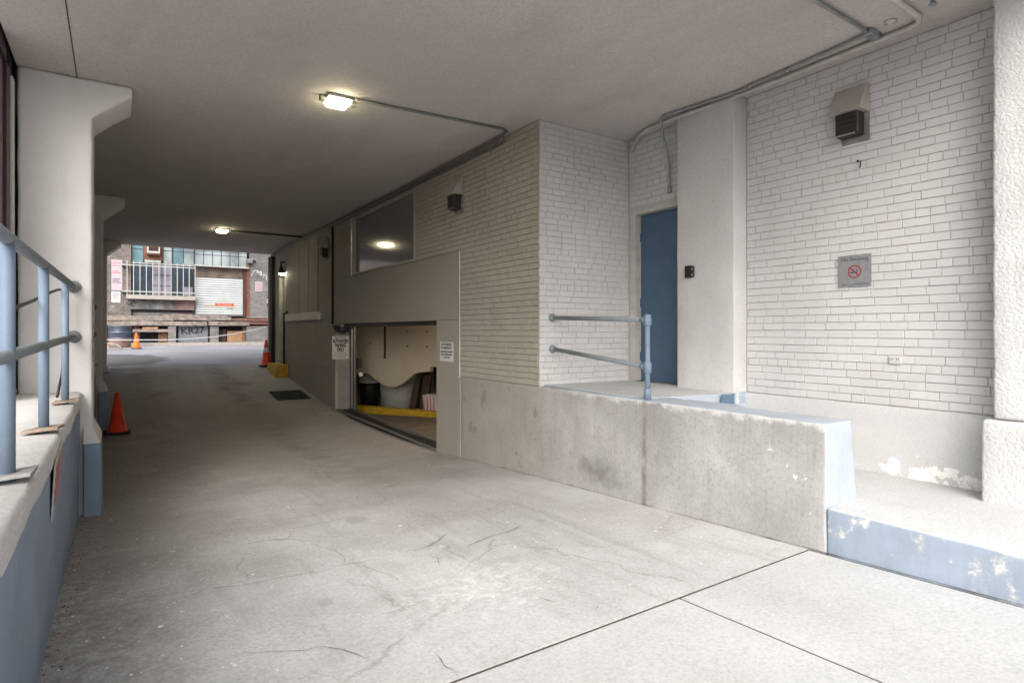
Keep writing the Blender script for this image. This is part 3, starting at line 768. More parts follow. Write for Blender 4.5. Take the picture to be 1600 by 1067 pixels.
for (x, z) in ((4.06, 0.155), (4.068, -0.194)):
    b = MB(); b.lathe((x, 5.262, H + z), [(0.045, 0.0), (0.045, -0.010), (0.032, -0.022), (0.030, -0.05), (0.026, -0.055)], 16, ax='y'); b.build('flange', M['rail_grey'], gr)
b = MB(); b.lathe((3.95, 3.72, pz), [(0.034, 0.0), (0.034, 0.09), (0.028, 0.10)], 14); b.build('socket', M['rail_blue'], gr)

# ------------------------------------------------------------------ things on the bay wall
def vent(loc, label):
    t = thing('wall_vent', label, 'vent', loc, 'hooded wall vents')
    x, y, z = loc
    w = 0.135
    b = MB(); b.loft([(x, y - w, z + 0.225), (x - 0.035, y - w, z + 0.225), (x - 0.165, y - w, z - 0.01), (x, y - w, z - 0.01)][::1],
                     [(x, y + w, z + 0.225), (x - 0.035, y + w, z + 0.225), (x - 0.165, y + w, z - 0.01), (x, y + w, z - 0.01)])
    b.bevel(0.004); b.build('hood', M['hood'], t)
    b = MB(); b.box(x - 0.115, x + 0.0, y - 0.092, y + 0.092, z - 0.2, z - 0.011); b.bevel(0.004); bx = b.build('louvre_box', M['dark_metal'], t)
    for k in range(4):
        b = MB(); b.box(x - 0.123, x - 0.115, y - 0.085, y + 0.085, z - 0.185 + 0.043 * k, z - 0.165 + 0.043 * k); b.build('louvre', M['dark_metal'], bx)
    b = MB(); b.box(x - 0.120, x - 0.1155, y - 0.075, y + 0.09, z - 0.199, z - 0.190); b.build('drip_edge', M['steel'], bx)
    b = MB(); b.box(x - 0.004, x + 0.01, y - 0.135, y + 0.092, z - 0.25, z - 0.012); b.worn(0.002, 0.05, 0.003, 9); b.build('mortar_patch', M['red_coll'], t)
    return t
vent((XB - 0.012, 2.59, H + 1.86), 'hooded brown vent on the white bay wall above the no smoking sign')
v1 = vent((XW - 0.012, 7.10, H + 1.85), 'small hooded vent high on the beige wall left of the dock')
dup(v1, (XW - 0.012, 13.15, H + 1.84), 'small hooded vent in the dim part beyond the dark window')

# no smoking sign
ns = thing('sign', 'grey metal no smoking sign with red circle on white brick', 'sign', (XB - 0.016, 2.575, H + 0.52))
xs = XB - 0.016
b = MB(); b.box(xs - 0.002, xs, 2.438, 2.712, H + 0.383, H + 0.655); b.bevel(0.001); b.build('plate', M['sign_grey'], ns)
L_, UP = (0, -1, 0), (0, 0, 1)
text('lettering', 'No Smoking', (xs - 0.003, 2.575, H + 0.62), 0.045, L_, UP, M['ink_soft'], ns)
text('lettering', 'You are in a smoke free area', (xs - 0.003, 2.575, H + 0.405), 0.0195, L_, UP, M['ink_soft'], ns)
b = MB(); n_ = 40; ro, ri = 0.056, 0.046
for k in range(n_):
    t0, t1 = 2 * PI * k / n_, 2 * PI * (k + 1) / n_
    cy, cz = 2.575, H + 0.512
    b.quad(*[(xs - 0.0032, cy + r * math.cos(t), cz + r * math.sin(t)) for r, t in ((ri, t0), (ro, t0), (ro, t1), (ri, t1))])
b.obox((xs - 0.0036, 2.575, H + 0.512), (0.0002, 0, 0), (0, 0.034, 0.034), (0, 0.004, -0.004)); b.build('red_ring', M['ink_red'], ns, recalc=False)
b = MB(); b.obox((xs - 0.003, 2.582, H + 0.506), (0.0002, 0, 0), (0, 0.031, 0), (0, 0, 0.005))
b.tube([(xs - 0.003, 2.548, H + 0.513), (xs - 0.003, 2.552, H + 0.524), (xs - 0.003, 2.562, H + 0.530), (xs - 0.003, 2.560, H + 0.543)], 0.0022, 6)
b.build('cigarette', M['ink'], ns)

# outlet
ot = thing('power_outlet', 'white double power outlet low on the brick bay wall', 'outlet', (XB - 0.02, 2.26, H - 0.231))
x = XB - 0.012
b = MB(); b.box(x - 0.008, x + 0.004, 2.212, 2.304, H - 0.264, H - 0.198); b.bevel(0.003); b.build('plate', M['paint'], ot)
for yy in (2.238, 2.278):
    b = MB(); b.lathe((x - 0.0085, yy, H - 0.231), [(0.016, 0.001), (0.015, -0.003)], 12, ax='x'); so = b.build('socket', M['paint'], ot)
    for dy in (-0.007, 0.007):
        b = MB(); b.box(x - 0.0135, x - 0.0118, yy + dy - 0.002, yy + dy + 0.002, H - 0.230, H - 0.216); b.build('slot', M['ink'], so)

# card reader
kr = thing('card_reader', 'small black card reader on the stucco pier by the blue door', 'card reader', (5.05, 4.165, H + 0.63))
b = MB(); b.box(5.022, 5.058, 4.128, 4.203, H + 0.568, H + 0.695); b.bevel(0.006, 2); b.build('case', M['black'], kr)
b = MB(); b.box(5.030, 5.06, 4.100, 4.126, H + 0.575, H + 0.69); b.bevel(0.003); b.build('bracket', M['dark_metal'], kr)
for z in (0.655, 0.595):
    b = MB(); b.lathe((5.030, 4.113, H + z), [(0.008, 0.001), (0.007, -0.004), (0.003, -0.007)], 10, ax='x'); b.build('screw', M['steel'], kr)

# small holes and a hook below the vent
hk = thing('wall_hook', 'bent wire hook left in the bricks under the brown vent', 'hook', (XB - 0.02, 2.53, H + 1.42))
b = MB(); b.tube([(XB - 0.006, 2.528, H + 1.445), (XB - 0.03, 2.522, H + 1.44), (XB - 0.032, 2.518, H + 1.415), (XB - 0.03, 2.524, H + 1.395), (XB - 0.02, 2.532, H + 1.39)], 0.005, 6); b.build('wire', M['black_iron'], hk)
b = MB(); b.lathe((XB - 0.0105, 2.552, H + 1.452), [(0.011, 0.001), (0.009, -0.004)], 10, ax='x'); b.build('anchor', M['black_iron'], hk)

# ------------------------------------------------------------------ ceiling lights and conduits
ZC = CEIL
def ceiling_light(loc, label, lens):
    t = thing('ceiling_light', label, 'light', loc, 'lit ceiling lights')
    x, y, z = loc
    b = MB(); b.box(x - 0.13, x + 0.13, y - 0.12, y + 0.12, z - 0.03, z - 0.001); b.bevel(0.006); b.build('housing', M['galv'], t)
    b = MB(); b.loft([(x - 0.115, y - 0.105, z - 0.031), (x + 0.115, y - 0.105, z - 0.031), (x + 0.115, y + 0.105, z - 0.031), (x - 0.115, y + 0.105, z - 0.031)],
                     [(x - 0.09, y - 0.085, z - 0.078), (x + 0.09, y - 0.085, z - 0.078), (x + 0.09, y + 0.085, z - 0.078), (x - 0.09, y + 0.085, z - 0.078)])
    b.bevel(0.01, 2); b.build('lens', lens, t)
    for dx in (-0.15, 0.15):
        b = MB(); b.box(x + dx - 0.03, x + dx + 0.03, y - 0.03, y + 0.03, z - 0.05, z - 0.001); b.build('clip', M['galv_dark'], t)
    return t
ceiling_light((1.86, 5.92, ZC), 'bright square ceiling light in the middle of the passage ceiling', M['lens'])
ceiling_light((2.03, 14.95, ZC), 'far lit ceiling light close to the alley end', M['lens_far'])

def conduit(name, label, pts, r, mat, straps=(), n=8):
    t = thing(name, label, 'pipe', pts[0])
    MB().tube(pts, r, n).build('pipe', mat, t)
    for s_ in straps:
        MB().lathe(s_, [(r * 1.5, -0.02), (r * 1.5, 0.02)], 8, ax='y').build('strap', mat, t)
    return t
conduit('conduit', 'thin grey conduit from the bright ceiling light along the wall top', [(2.02, 5.80, ZC - 0.02), (3.70, 5.70, ZC - 0.02), (3.775, 5.75, ZC - 0.022), (3.80, 5.9, ZC - 0.03), (3.835, 9, ZC - 0.045), (3.84, 14, ZC - 0.05), (3.84, 18.4, ZC - 0.055)], 0.016, M['galv_dark'])
conduit('conduit', 'second conduit run along the wall top below the ceiling', [(3.80, 5.86, ZC - 0.05), (3.85, 6.0, ZC - 0.07), (3.868, 6.2, ZC - 0.075), (3.866, 12, ZC - 0.085), (3.866, 18.5, ZC - 0.09)], 0.018, M['galv_dark'])
conduit('conduit', 'dark conduit crossing the ceiling to the far light', [(2.2, 14.95, ZC - 0.02), (3.82, 14.95, ZC - 0.02)], 0.018, M['black_iron'])
conduit('conduit', 'black vertical conduit down to the parking sign', [(3.862, 12.66, ZC - 0.1), (3.862, 12.66, H + 0.12)], 0.022, M['black_iron'])
cz_ = ZC - 0.025
conduit('conduit', 'galvanised conduit bending down beside the blue door', [(2.2, 2.25, cz_), (4.02, 2.26, cz_), (4.86, 2.27, cz_), (4.875, 2.30, cz_), (5.00, 3.58, cz_), (4.92, 4.25, cz_), (4.90, 4.38, cz_), (4.93, 4.45, cz_ - 0.02), (5.05, 4.53, cz_ - 0.14), (5.18, 4.58, cz_ - 0.30), (5.235, 4.6, cz_ - 0.42), (5.24, 4.6, H + 1.60)],
        0.0145, M['galv'], straps=((4.95, 3.0, cz_), (4.985, 3.4, cz_)))
jb = thing('junction_box', 'galvanised junction box on the ceiling above the bay', 'junction box', (4.88, 2.27, cz_))
b = MB(); b.box(4.82, 4.95, 2.235, 2.305, cz_ - 0.03, ZC - 0.001); b.bevel(0.008); b.build('box', M['galv'], jb)
b = MB(); b.box(4.955, 4.99, 2.24, 2.30, cz_ - 0.02, cz_ + 0.02); b.build('cover', M['galv'], jb)
eb = thing('conduit_end', 'capped end fitting of the conduit beside the blue door', 'pipe fitting', (5.24, 4.6, H + 1.59))
MB().lathe((5.24, 4.6, H + 1.575), [(0.022, 0), (0.024, 0.01), (0.024, 0.06), (0.018, 0.075)], 10).build('cap', M['galv'], eb)
conduit('painted_pipe', 'painted white pipe along the top of the bay wall', [(3.2, 1.92, ZC - 0.03), (4.48, 1.94, ZC - 0.03), (4.90, 1.95, ZC - 0.03), (4.99, 1.985, ZC - 0.03), (5.025, 2.06, ZC - 0.03), (5.06, 3.0, ZC - 0.032), (5.06, 3.60, ZC - 0.035), (5.03, 4.3, ZC - 0.035), (5.05, 4.75, ZC - 0.035), (5.09, 4.9, ZC - 0.045), (5.18, 5.08, ZC - 0.075), (5.235, 5.19, ZC - 0.12), (5.262, 5.215, ZC - 0.135)], 0.022, M['white_pipe'])
sp = thing('sprinkler', 'small pale ceiling fitting beside the junction box', 'sprinkler', (4.86, 2.12, ZC))
MB().lathe((4.86, 2.12, ZC), [(0.045, -0.001), (0.045, -0.012), (0.02, -0.018), (0.012, -0.035)], 14).build('base', M['white_pipe'], sp)
s2 = thing('sprinkler', 'greenish metal sprinkler head at the top edge of the ceiling', 'sprinkler', (4.75, 1.80, ZC))
MB().lathe((4.75, 1.80, ZC), [(0.03, -0.001), (0.03, -0.01), (0.015, -0.014), (0.015, -0.05), (0.028, -0.054), (0.028, -0.06)], 12).build('head', M['galv'], s2)

# ------------------------------------------------------------------ signs at the garage mouth
ap = thing('sign', 'white authorized parking only sign under the round mirror', 'sign', (4.05, 12.48, H - 0.32))
b = MB(); b.box(3.80, 4.157, 12.478, 12.483, H - 0.584, H - 0.095); b.bevel(0.001); b.build('plate', M['sign_white'], ap)
R_ = (1, 0, 0); yy = 12.4765
text('lettering', 'PRIVATE PROPERTY', (3.979, yy, H - 0.128), 0.043, R_, UP, M['ink'], ap, xs=0.70)
text('lettering', 'AUTHORIZED', (3.979, yy, H - 0.208), 0.100, R_, UP, M['ink'], ap, xs=0.52, bold=0.0055)
text('lettering', 'PARKING', (3.979, yy, H - 0.298), 0.100, R_, UP, M['ink'], ap, xs=0.54, bold=0.0055)
text('lettering', 'ONLY', (3.979, yy, H - 0.388), 0.100, R_, UP, M['ink'], ap, xs=0.58, bold=0.0055)
for i, s_ in enumerate(('UNAUTHORIZED VEHICLES', 'WILL BE TAGGED OR TOWED', 'AT OWNERS EXPENSE')):
    text('lettering', s_, (3.979, yy, H - 0.463 - 0.042 * i), 0.036, R_, UP, M['ink'], ap, xs=0.62)
for xx in (3.812, 4.145):
    MB().lathe((xx, 12.478, H - 0.1), [(0.007, 0.0), (0.006, -0.003)], 8, ax='y').build('screw', M['steel'], ap)

mi = thing('convex_mirror', 'half round black dome mirror hanging under the lintel', 'mirror', (3.958, 12.36, H + 0.15))
prof = [(0.205 * math.cos(t), -0.205 * math.sin(t)) for t in [i * PI / 2 / 9 for i in range(9)]] + [(0.02, -0.205)]
b = MB(); b.lathe((3.958, 12.30, H + 0.145), prof, 24); 
g = G('mirror_dome'); M['dome'] = g.fin((0.03, 0.03, 0.033), 0.12, None, 0.0, 1.0)
b.build('dome', M['dome'], mi)
b = MB(); b.lathe((3.958, 12.30, H + 0.145), [(0.207, -0.016), (0.22, -0.010), (0.22, 0.004), (0.207, 0.010)], 24); b.build('rim', M['grey_steel'], mi)

npk = thing('sign', 'small white no parking sign beside the garage opening', 'sign', (XW - 0.02, 7.435, H - 0.28))
xq = XW - 0.0125
b = MB(); b.box(xq - 0.003, xq, 7.235, 7.64, H - 0.42, H - 0.148); b.bevel(0.001); b.build('plate', M['sign_white'], npk)
for z, s_, sz in ((-0.183, 'NO PARKING', 0.05), (-0.232, 'IN DRIVEWAY', 0.05), (-0.285, 'UNAUTHORIZED VEHICLES', 0.029), (-0.325, 'WILL BE TOWED AWAY', 0.031), (-0.365, 'AT ANY TIME', 0.031)):
    text('lettering', s_, (xq - 0.004, 7.437, H + z), sz, L_, UP, M['ink'], npk, bold=0.0012)

# ------------------------------------------------------------------ garage behind the opening
A_ = Vector((4.625, 13.23)); D_ = Vector((0.459, -0.889)).normalized(); N_ = Vector((0.889, 0.459)).normalized()
def gp(s_, off, z): q = A_ + D_ * s_ + N_ * off; return (q.x, q.y, z)
gz = H - 1.86
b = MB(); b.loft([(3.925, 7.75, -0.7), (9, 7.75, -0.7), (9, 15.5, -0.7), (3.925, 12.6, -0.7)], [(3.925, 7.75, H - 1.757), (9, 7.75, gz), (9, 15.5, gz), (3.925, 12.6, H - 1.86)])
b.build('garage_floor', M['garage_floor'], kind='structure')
MB().box(4.32, 9.2, 5.62, 7.70, -0.7, H + 0.9).build('garage_side_wall', M['garage_cream'], kind='structure')
MB().box(9.0, 9.3, 7.7, 15.8, -0.7, H + 0.9).build('garage_back_wall', M['garage_cream'], kind='structure')
MB().box(4.32, 9.3, 15.5, 15.8, -0.7, H + 0.9).build('garage_end_wall', M['garage_cream'], kind='structure')
MB().box(4.32, 9.3, 7.70, 15.8, H + 0.62, H + 0.9).build('garage_ceiling', M['garage_cream'], kind='structure')
kb = MB(); a0, a1, c0, c1 = gp(-1.2, 0, gz - 0.1), gp(4.2, 0, gz - 0.1), gp(4.2, 0.26, gz - 0.1), gp(-1.2, 0.26, gz - 0.1)
up = lambda p, z: (p[0], p[1], z)
kb.loft([a0, a1, c0, c1], [up(a0, gz + 0.15), up(a1, gz + 0.15), up(c0, gz + 0.15), up(c1, gz + 0.15)]); kb.worn(0.012, 0.25, 0.003)
kb = kb.build('yellow_kerb', M['yellow']); kb['label'] = 'yellow painted kerb across the garage floor'; kb['category'] = 'kerb'
# cream fascia with a curved lower edge
fa = thing('garage_fascia', 'cream wall panel with a drooping curved bottom edge inside the garage', 'wall', gp(0.7, 0.32, gz))
low = [(-1.6, -1.0), (0.0, -0.97), (0.10, -1.03), (0.20, -1.10), (0.32, -1.16), (0.446, -1.21), (0.56, -1.25), (0.675, -1.27), (0.79, -1.265), (0.9, -1.235), (1.02, -1.175), (1.138, -1.10), (1.26, -1.01), (1.373, -0.926), (1.795, -0.875), (1.80, -0.77), (4.2, -0.75)]
poly = [gp(s_, 0.32, H + z) for s_, z in low] + [gp(4.2, 0.32, H + 0.615), gp(-1.6, 0.32, H + 0.615)]
b = MB(); b.prism(poly, (N_.x * 0.12, N_.y * 0.12, 0)); b.build('panel', M['garage_cream'], fa)
b = MB(); q0, q1 = gp(-1.6, 0.29, H - 0.60), gp(0.485, 0.29, H - 0.60); v_ = (N_.x * 0.028, N_.y * 0.028, 0)
b.prism([q0, q1, up(q1, H + 0.61), up(q0, H + 0.61)], v_); b.bevel(0.004); b.build('raised_board', M['garage_cream'], fa)
q0, q1 = gp(0.49, 0.312, H - 0.62), gp(0.545, 0.312, H - 0.62)
MB().prism([q0, q1, up(q1, H + 0.61), up(q0, H + 0.61)], (N_.x * 0.007, N_.y * 0.007, 0)).build('shadow_gap', M['wood_dark'], fa)
for s_, z in ((1.18, 0.0), (1.72, 0.0), (1.18, -0.33), (1.72, -0.33), (0.12, -0.28)):
    q = Vector(gp(s_, 0.317 if s_ > 0.5 else 0.287, H + z)); d3 = Vector((N_.x, N_.y, 0))
    MB().tube([q + d3 * 0.003, q - d3 * 0.012], 0.018, 8).build('bolt', M['dark_metal'], fa)
cl = thing('round_column', 'round pale column under the curved garage panel', 'column', gp(0.27, 1.15, gz))
q = gp(0.27, 1.15, gz)
MB().lathe(q, [(0.47, 0), (0.47, 0.45), (0.485, 0.60), (0.53, 0.76), (0.60, 0.90), (0.68, 1.0), (0.68, 2.4)], 36).build('shaft', M['garage_grey'], cl)
# clutter right of the column
wb = thing('wooden_board', 'dark wooden boards leaning in the garage beside the column', 'board', gp(1.2, 0.9, gz), 'stored boards')
for k, (s_, o_, w_, h_, t_) in enumerate(((1.05, 0.62, 0.16, 0.62, 0.03), (1.28, 0.75, 0.22, 0.85, 0.05), (1.52, 0.9, 0.18, 0.9, 0.02))):
    a_ = Vector(gp(s_, o_, gz + 0.01)); top = a_ + Vector((N_.x * 0.18, N_.y * 0.18, h_)); dd = Vector((D_.x, D_.y, 0)) * w_ / 2; th = Vector((N_.x, N_.y, -0.1)) * 0.02
    MB().loft([a_ - dd - th, a_ + dd - th, a_ + dd + th, a_ - dd + th], [top - dd - th, top + dd - th, top + dd + th, top - dd + th]).build('board', M['wood_dark'], wb)
cb = thing('cabinet', 'dark cabinet with a pale vertical pole in the garage clutter', 'cabinet', gp(1.7, 1.5, gz))
def gbox(b, s0, s1, o0, o1, z0, z1):
    return b.loft([gp(s0, o0, z0), gp(s1, o0, z0), gp(s1, o1, z0), gp(s0, o1, z0)], [gp(s0, o0, z1), gp(s1, o0, z1), gp(s1, o1, z1), gp(s0, o1, z1)])
gbox(MB(), 1.15, 2.6, 1.35, 1.8, gz, gz + 1.12).build('body', M['dark_void'], cb)
gbox(MB(), 1.3, 2.6, 1.30, 1.348, gz + 0.9, gz + 0.95).build('shelf', M['wood_dark'], cb)
MB().tube([gp(1.22, 1.2, gz), gp(1.22, 1.2, gz + 1.1)], 0.018, 8).build('pole', M['galv'], cb)
cr = thing('white_crate', 'pale pinkish plastic crate on the garage floor', 'crate', gp(1.75, 0.55, gz))
b = MB(); b.loft([gp(1.52, 0.45, gz + 0.02), gp(1.98, 0.45, gz + 0.02), gp(1.98, 0.8, gz + 0.02), gp(1.52, 0.8, gz + 0.02)], [gp(1.50, 0.43, gz + 0.45), gp(2.0, 0.43, gz + 0.45), gp(2.0, 0.82, gz + 0.45), gp(1.50, 0.82, gz + 0.45)])
b.bevel(0.012, 2); cbod = b.build('body', M['white_plastic'], cr)
for k in range(5):
    gbox(MB(), 1.54 + 0.09 * k, 1.555 + 0.09 * k, 0.42, 0.445, gz + 0.06, gz + 0.41).build('rib', M['tag_pink'], cr)
for s_ in (1.58, 1.92): MB().lathe(gp(s_, 0.55, gz + 0.0), [(0.025, 0), (0.025, 0.02)], 8).build('foot', M['rubber'], cr)
bn = thing('waste_bin', 'black waste bin with grey dome lid just inside the garage', 'bin', gp(-0.35, 0.75, gz))
q = gp(-0.35, 0.75, gz)
MB().lathe(q, [(0.2, 0), (0.23, 0.5), (0.24, 0.62), (0.22, 0.62)], 20).build('bin_body', M['black'], bn)
MB().lathe((q[0], q[1], q[2] + 0.622), [(0.25, 0), (0.25, 0.05), (0.22, 0.16), (0.14, 0.25), (0.03, 0.28)], 20).build('lid', M['hood'], bn)
MB().lathe((4.385, 12.40, H - 0.92), [(0.045, 0.0), (0.05, -0.01), (0.035, -0.025)], 16, ax='y').build('round_button', M['cone_white'], thing('push_button', 'round white push button on the garage door track', 'button', (4.385, 12.40, H - 0.92)))
# overhead door track and folded edge
tk = thing('door_track', 'steel roller door track at the far side of the garage opening', 'door track', (4.5, 12.45, gz))
for x0, x1, m_ in ((4.200, 4.228, 'galv'), (4.231, 4.262, 'dark_metal'), (4.265, 4.288, 'galv'), (4.291, 4.312, 'dark_metal')):
    part_box('rail', M[m_], tk, x0, x1, 12.44, 12.515, gz, H + 0.15)
part_box('control_box', M['dark_metal'], tk, 4.315, 4.40, 12.38, 12.45, H - 0.80, H - 0.58)
part_box('roller_edge', M['dark_metal'], thing('roller_door', 'dark rolled up door edge under the lintel', 'roller door', (4.4, 10, H + 0.12)), XW + 0.06, 4.31, 7.77, 12.43, H + 0.10, H + 0.157)
# unseen tube light added behind the lintel to brighten the garage
fl = thing('added_tube_light', 'added tube light out of view on the garage ceiling behind the lintel', 'light', (5.3, 9.2, H + 0.6))
part_box('housing', M['galv'], fl, 5.22, 5.38, 8.5, 9.9, H + 0.57, H + 0.615)
MB().tube([(5.3, 8.55, H + 0.54), (5.3, 9.85, H + 0.54)], 0.02, 10).build('tube', M['added_tube_light'], fl)

# drains
tr = thing('trench_drain', 'long black trench drain across the garage entry', 'drain', (4.05, 10.1, H - 1.76))
def fslope(x, y): return fz(y)
b = MB()
for i in range(24):
    y0, y1 = 7.62 + 5.0 * i / 24, 7.62 + 5.0 * (i + 1) / 24
    b.quad((3.90, y0, fz(y0) - 0.004), (4.22, y0, fz(y0) - 0.02), (4.22, y1, fz(y1) - 0.02), (3.90, y1, fz(y1) - 0.004))
b.bm.transform(Matrix.Translation((0, 0, 0.016))); b.build('channel', M['black_iron'], tr)
b = MB()
for i in range(120):
    y = 7.66 + 4.9 * i / 120
    b.obox((4.06, y, fz(y) + 0.012), (0.145, 0, 0), (0, 0.011, 0), (0, 0, 0.006))
b.build('grate_bar', M['black_iron'], tr, kind='stuff')
for x in (3.905, 4.215):
    MB().prism([(x - 0.012, 7.62, fz(7.62) + 0.022), (x + 0.012, 7.62, fz(7.62) + 0.022), (x + 0.012, 12.62, fz(12.6) + 0.022), (x - 0.012, 12.62, fz(12.6) + 0.022)], (0, 0, -0.03)).build('rim', M['galv_dark'], tr)
gd = thing('floor_drain', 'rectangular black iron drain grate in the ramp', 'drain', (3.36, 14.3, fz(14.3)))
sl = (fz(14.75) - fz(13.85)) / 0.9
def fr(x0, x1, y0, y1, h0, h1): 
    zz = lambda y: fz(13.85) + sl * (y - 13.85)
    return ([(x0, y0, zz(y0) + h0), (x1, y0, zz(y0) + h0), (x1, y1, zz(y1) + h0), (x0, y1, zz(y1) + h0)], [(x0, y0, zz(y0) + h1), (x1, y0, zz(y0) + h1), (x1, y1, zz(y1) + h1), (x0, y1, zz(y1) + h1)])
MB().loft(*fr(3.0, 3.72, 13.85, 14.75, 0.006, 0.010)).build('pit', M['rubber'], gd)
for k in range(8):
    x = 3.02 + k * 0.097; MB().loft(*fr(x, x + 0.022, 13.87, 14.73, 0.0105, 0.026)).build('bar', M['black_iron'], gd)
for y in (13.85, 14.14, 14.44, 14.73): MB().loft(*fr(3.0, 3.72, y, y + 0.02, 0.011, 0.029)).build('cross_bar', M['black_iron'], gd)
hp = thing('hatch', 'flush square cover plate in the floor by the parking sign', 'cover', (3.66, 12.5, fz(12.5)))
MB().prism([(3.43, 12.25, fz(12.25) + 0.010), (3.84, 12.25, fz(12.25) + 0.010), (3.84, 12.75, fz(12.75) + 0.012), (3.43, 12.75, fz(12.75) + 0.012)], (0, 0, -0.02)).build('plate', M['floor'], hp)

# ------------------------------------------------------------------ traffic cones
def cone(loc, label, m_, h=0.69, collars=(), lean=0.0, base='rubber'):
    t = thing('traffic_cone', label, 'traffic cone', loc, 'traffic cones')
    x, y, z = loc
    b = MB(); b.box(x - 0.19, x + 0.19, y - 0.19, y + 0.19, z + 0.004, z + 0.035); b.bevel(0.012, 2); b.build('base', M[base], t)
    R = lambda q: 0.142 - (0.142 - 0.03) * (q / h)
    b = MB(); b.lathe((x, y, z), [(0.155, 0.034), (0.15, 0.05), (R(0.06), 0.06), (R(h * .99), h * .99), (R(h) * 0.7, h), (0.012, h)], 24); b.build('body', M[m_], t)
    for q0, q1 in collars:
        b = MB(); b.lathe((x, y, z), [(R(q0) + 0.001, q0), (R(q0) + 0.003, q0 + 0.002), (R(q1) + 0.003, q1 - 0.002), (R(q1) + 0.001, q1)], 24); b.build('collar', M['cone_white'], t)
    b = MB(); b.lathe((x, y, z), [(R(h * .72) + 0.001, h * .72), (R(h * .72) + 0.004, h * .725), (R(h * .74) + 0.004, h * .735), (R(h * .75) + 0.001, h * .75)], 24); b.build('ridge', M[m_], t)
    return t
cone((0.03, 11.95, fz(11.95)), 'red traffic cone standing by the left low wall in the passage', 'cone')
cone((3.70, 18.55, fz(18.6)), 'red traffic cone with white collar beside the yellow step', 'cone', 0.78, collars=((0.42, 0.55),))
cone((0.74, 29.5, fz(29.5) + 0.02), 'orange traffic cone out in the alley near the barrel', 'cone_orange', 0.66)

# ------------------------------------------------------------------ left side: low wall, piers, rails
lw = thing('low_wall', 'low blue wall with a white ledge along the left side', 'wall', (-0.4, 8, 0))
def lowwall(y0, y1):
    z1 = H - 0.555; zc = z1 - 0.13; zb = -0.6
    n = int((y1 - y0) / 0.12); b = MB(); rows = []
    for i in range(n + 1):
        y = y0 + (y1 - y0) * i / n
        j = lambda a, k: a * noise.noise(Vector((y * 4, k, 0.5))) + 0.5 * a * noise.noise(Vector((y * 17, k, 1.5)))
        rows.append([b.bm.verts.new(p) for p in ((-0.285, y, zb), (-0.268 + j(.004, 1), y, zc + j(.03, 2)), (-0.255 + j(.006, 3), y, zc + 0.02 + j(.02, 2)), (-0.250 + j(.008, 4), y, z1 - 0.02), (-0.268 + j(.008, 5), y, z1 + j(.004, 6)), (-0.50, y, z1 + j(.004, 7)), (-0.72, y, z1 + 0.006))])
    for A, B in zip(rows, rows[1:]):
        for k in range(6):
            f = b.bm.faces.new((A[k], B[k], B[k + 1], A[k + 1])); f.material_index = 0 if k == 0 else 1; f.smooth = True
    b.bm.faces.new(rows[0]); b.bm.faces.new(rows[-1][::-1])
    o = b.build('wall_run', M['blue_wall'], lw); o.data.materials.append(M['ledge_white'])
lowwall(0.5, 6.73); lowwall(7.402, 12.32); lowwall(12.982, 18.40)

def pier(y0, label):
    y1 = y0 + 0.65
    t = thing('concrete_pier', label, 'pillar', (-0.4, y0, 0), 'haunched piers along the left side')
    sec = lambda y: [(-0.715, y, -0.6), (-0.172, y, -0.6), (-0.172, y, H + 1.97), (0.138, y, H + 2.125), (0.138, y, CEIL - 0.001), (-0.715, y, CEIL - 0.001)]
    sec = lambda y: [(-0.715, y, -0.6), (-0.178, y, -0.6), (-0.178, y, H + 1.985), (0.138, y, CEIL - 0.09), (0.138, y, CEIL - 0.001), (-0.715, y, CEIL - 0.001)]
    b = MB(); b.loft(sec(y0), sec(y1)); b.worn(0.028, 0.12, 0.005, 4, y0); b.build('shaft', M['plaster'], t, smooth=True)
    zf = fz(y0); zt = H - 1.03
    b = MB(); b.loft([(-0.242, y0 - 0.10, -0.6), (-0.102, y0 - 0.10, -0.6), (-0.102, y1 + 0.05, -0.6), (-0.242, y1 + 0.05, -0.6)], [(-0.242, y0 - 0.09, zt), (-0.112, y0 - 0.09, zt), (-0.112, y1 + 0.04, zt), (-0.242, y1 + 0.04, zt)]); b.worn(0.012, 0.12, 0.004)
    b.build('plinth', M['plinth_blue'], t, smooth=True)
    b = MB(); b.loft([(-0.242, y0 - 0.088, zt + 0.002), (-0.112, y0 - 0.088, zt + 0.002), (-0.112, y1 + 0.038, zt + 0.002), (-0.242, y1 + 0.038, zt + 0.002)], [(-0.242, y0 - 0.002, zt + 0.15), (-0.175, y0 - 0.002, zt + 0.15), (-0.175, y1 + 0.002, zt + 0.15), (-0.242, y1 + 0.002, zt + 0.15)])
    b.build('plinth_slope', M['plaster'], t)
    return t
pier(6.74, 'nearest pale pier with sloping bracket to the ceiling and blue foot')
pier(12.33, 'second pier with sloping bracket behind the nearest pale one')
pier(18.41, 'last pier with sloping bracket at the alley opening')

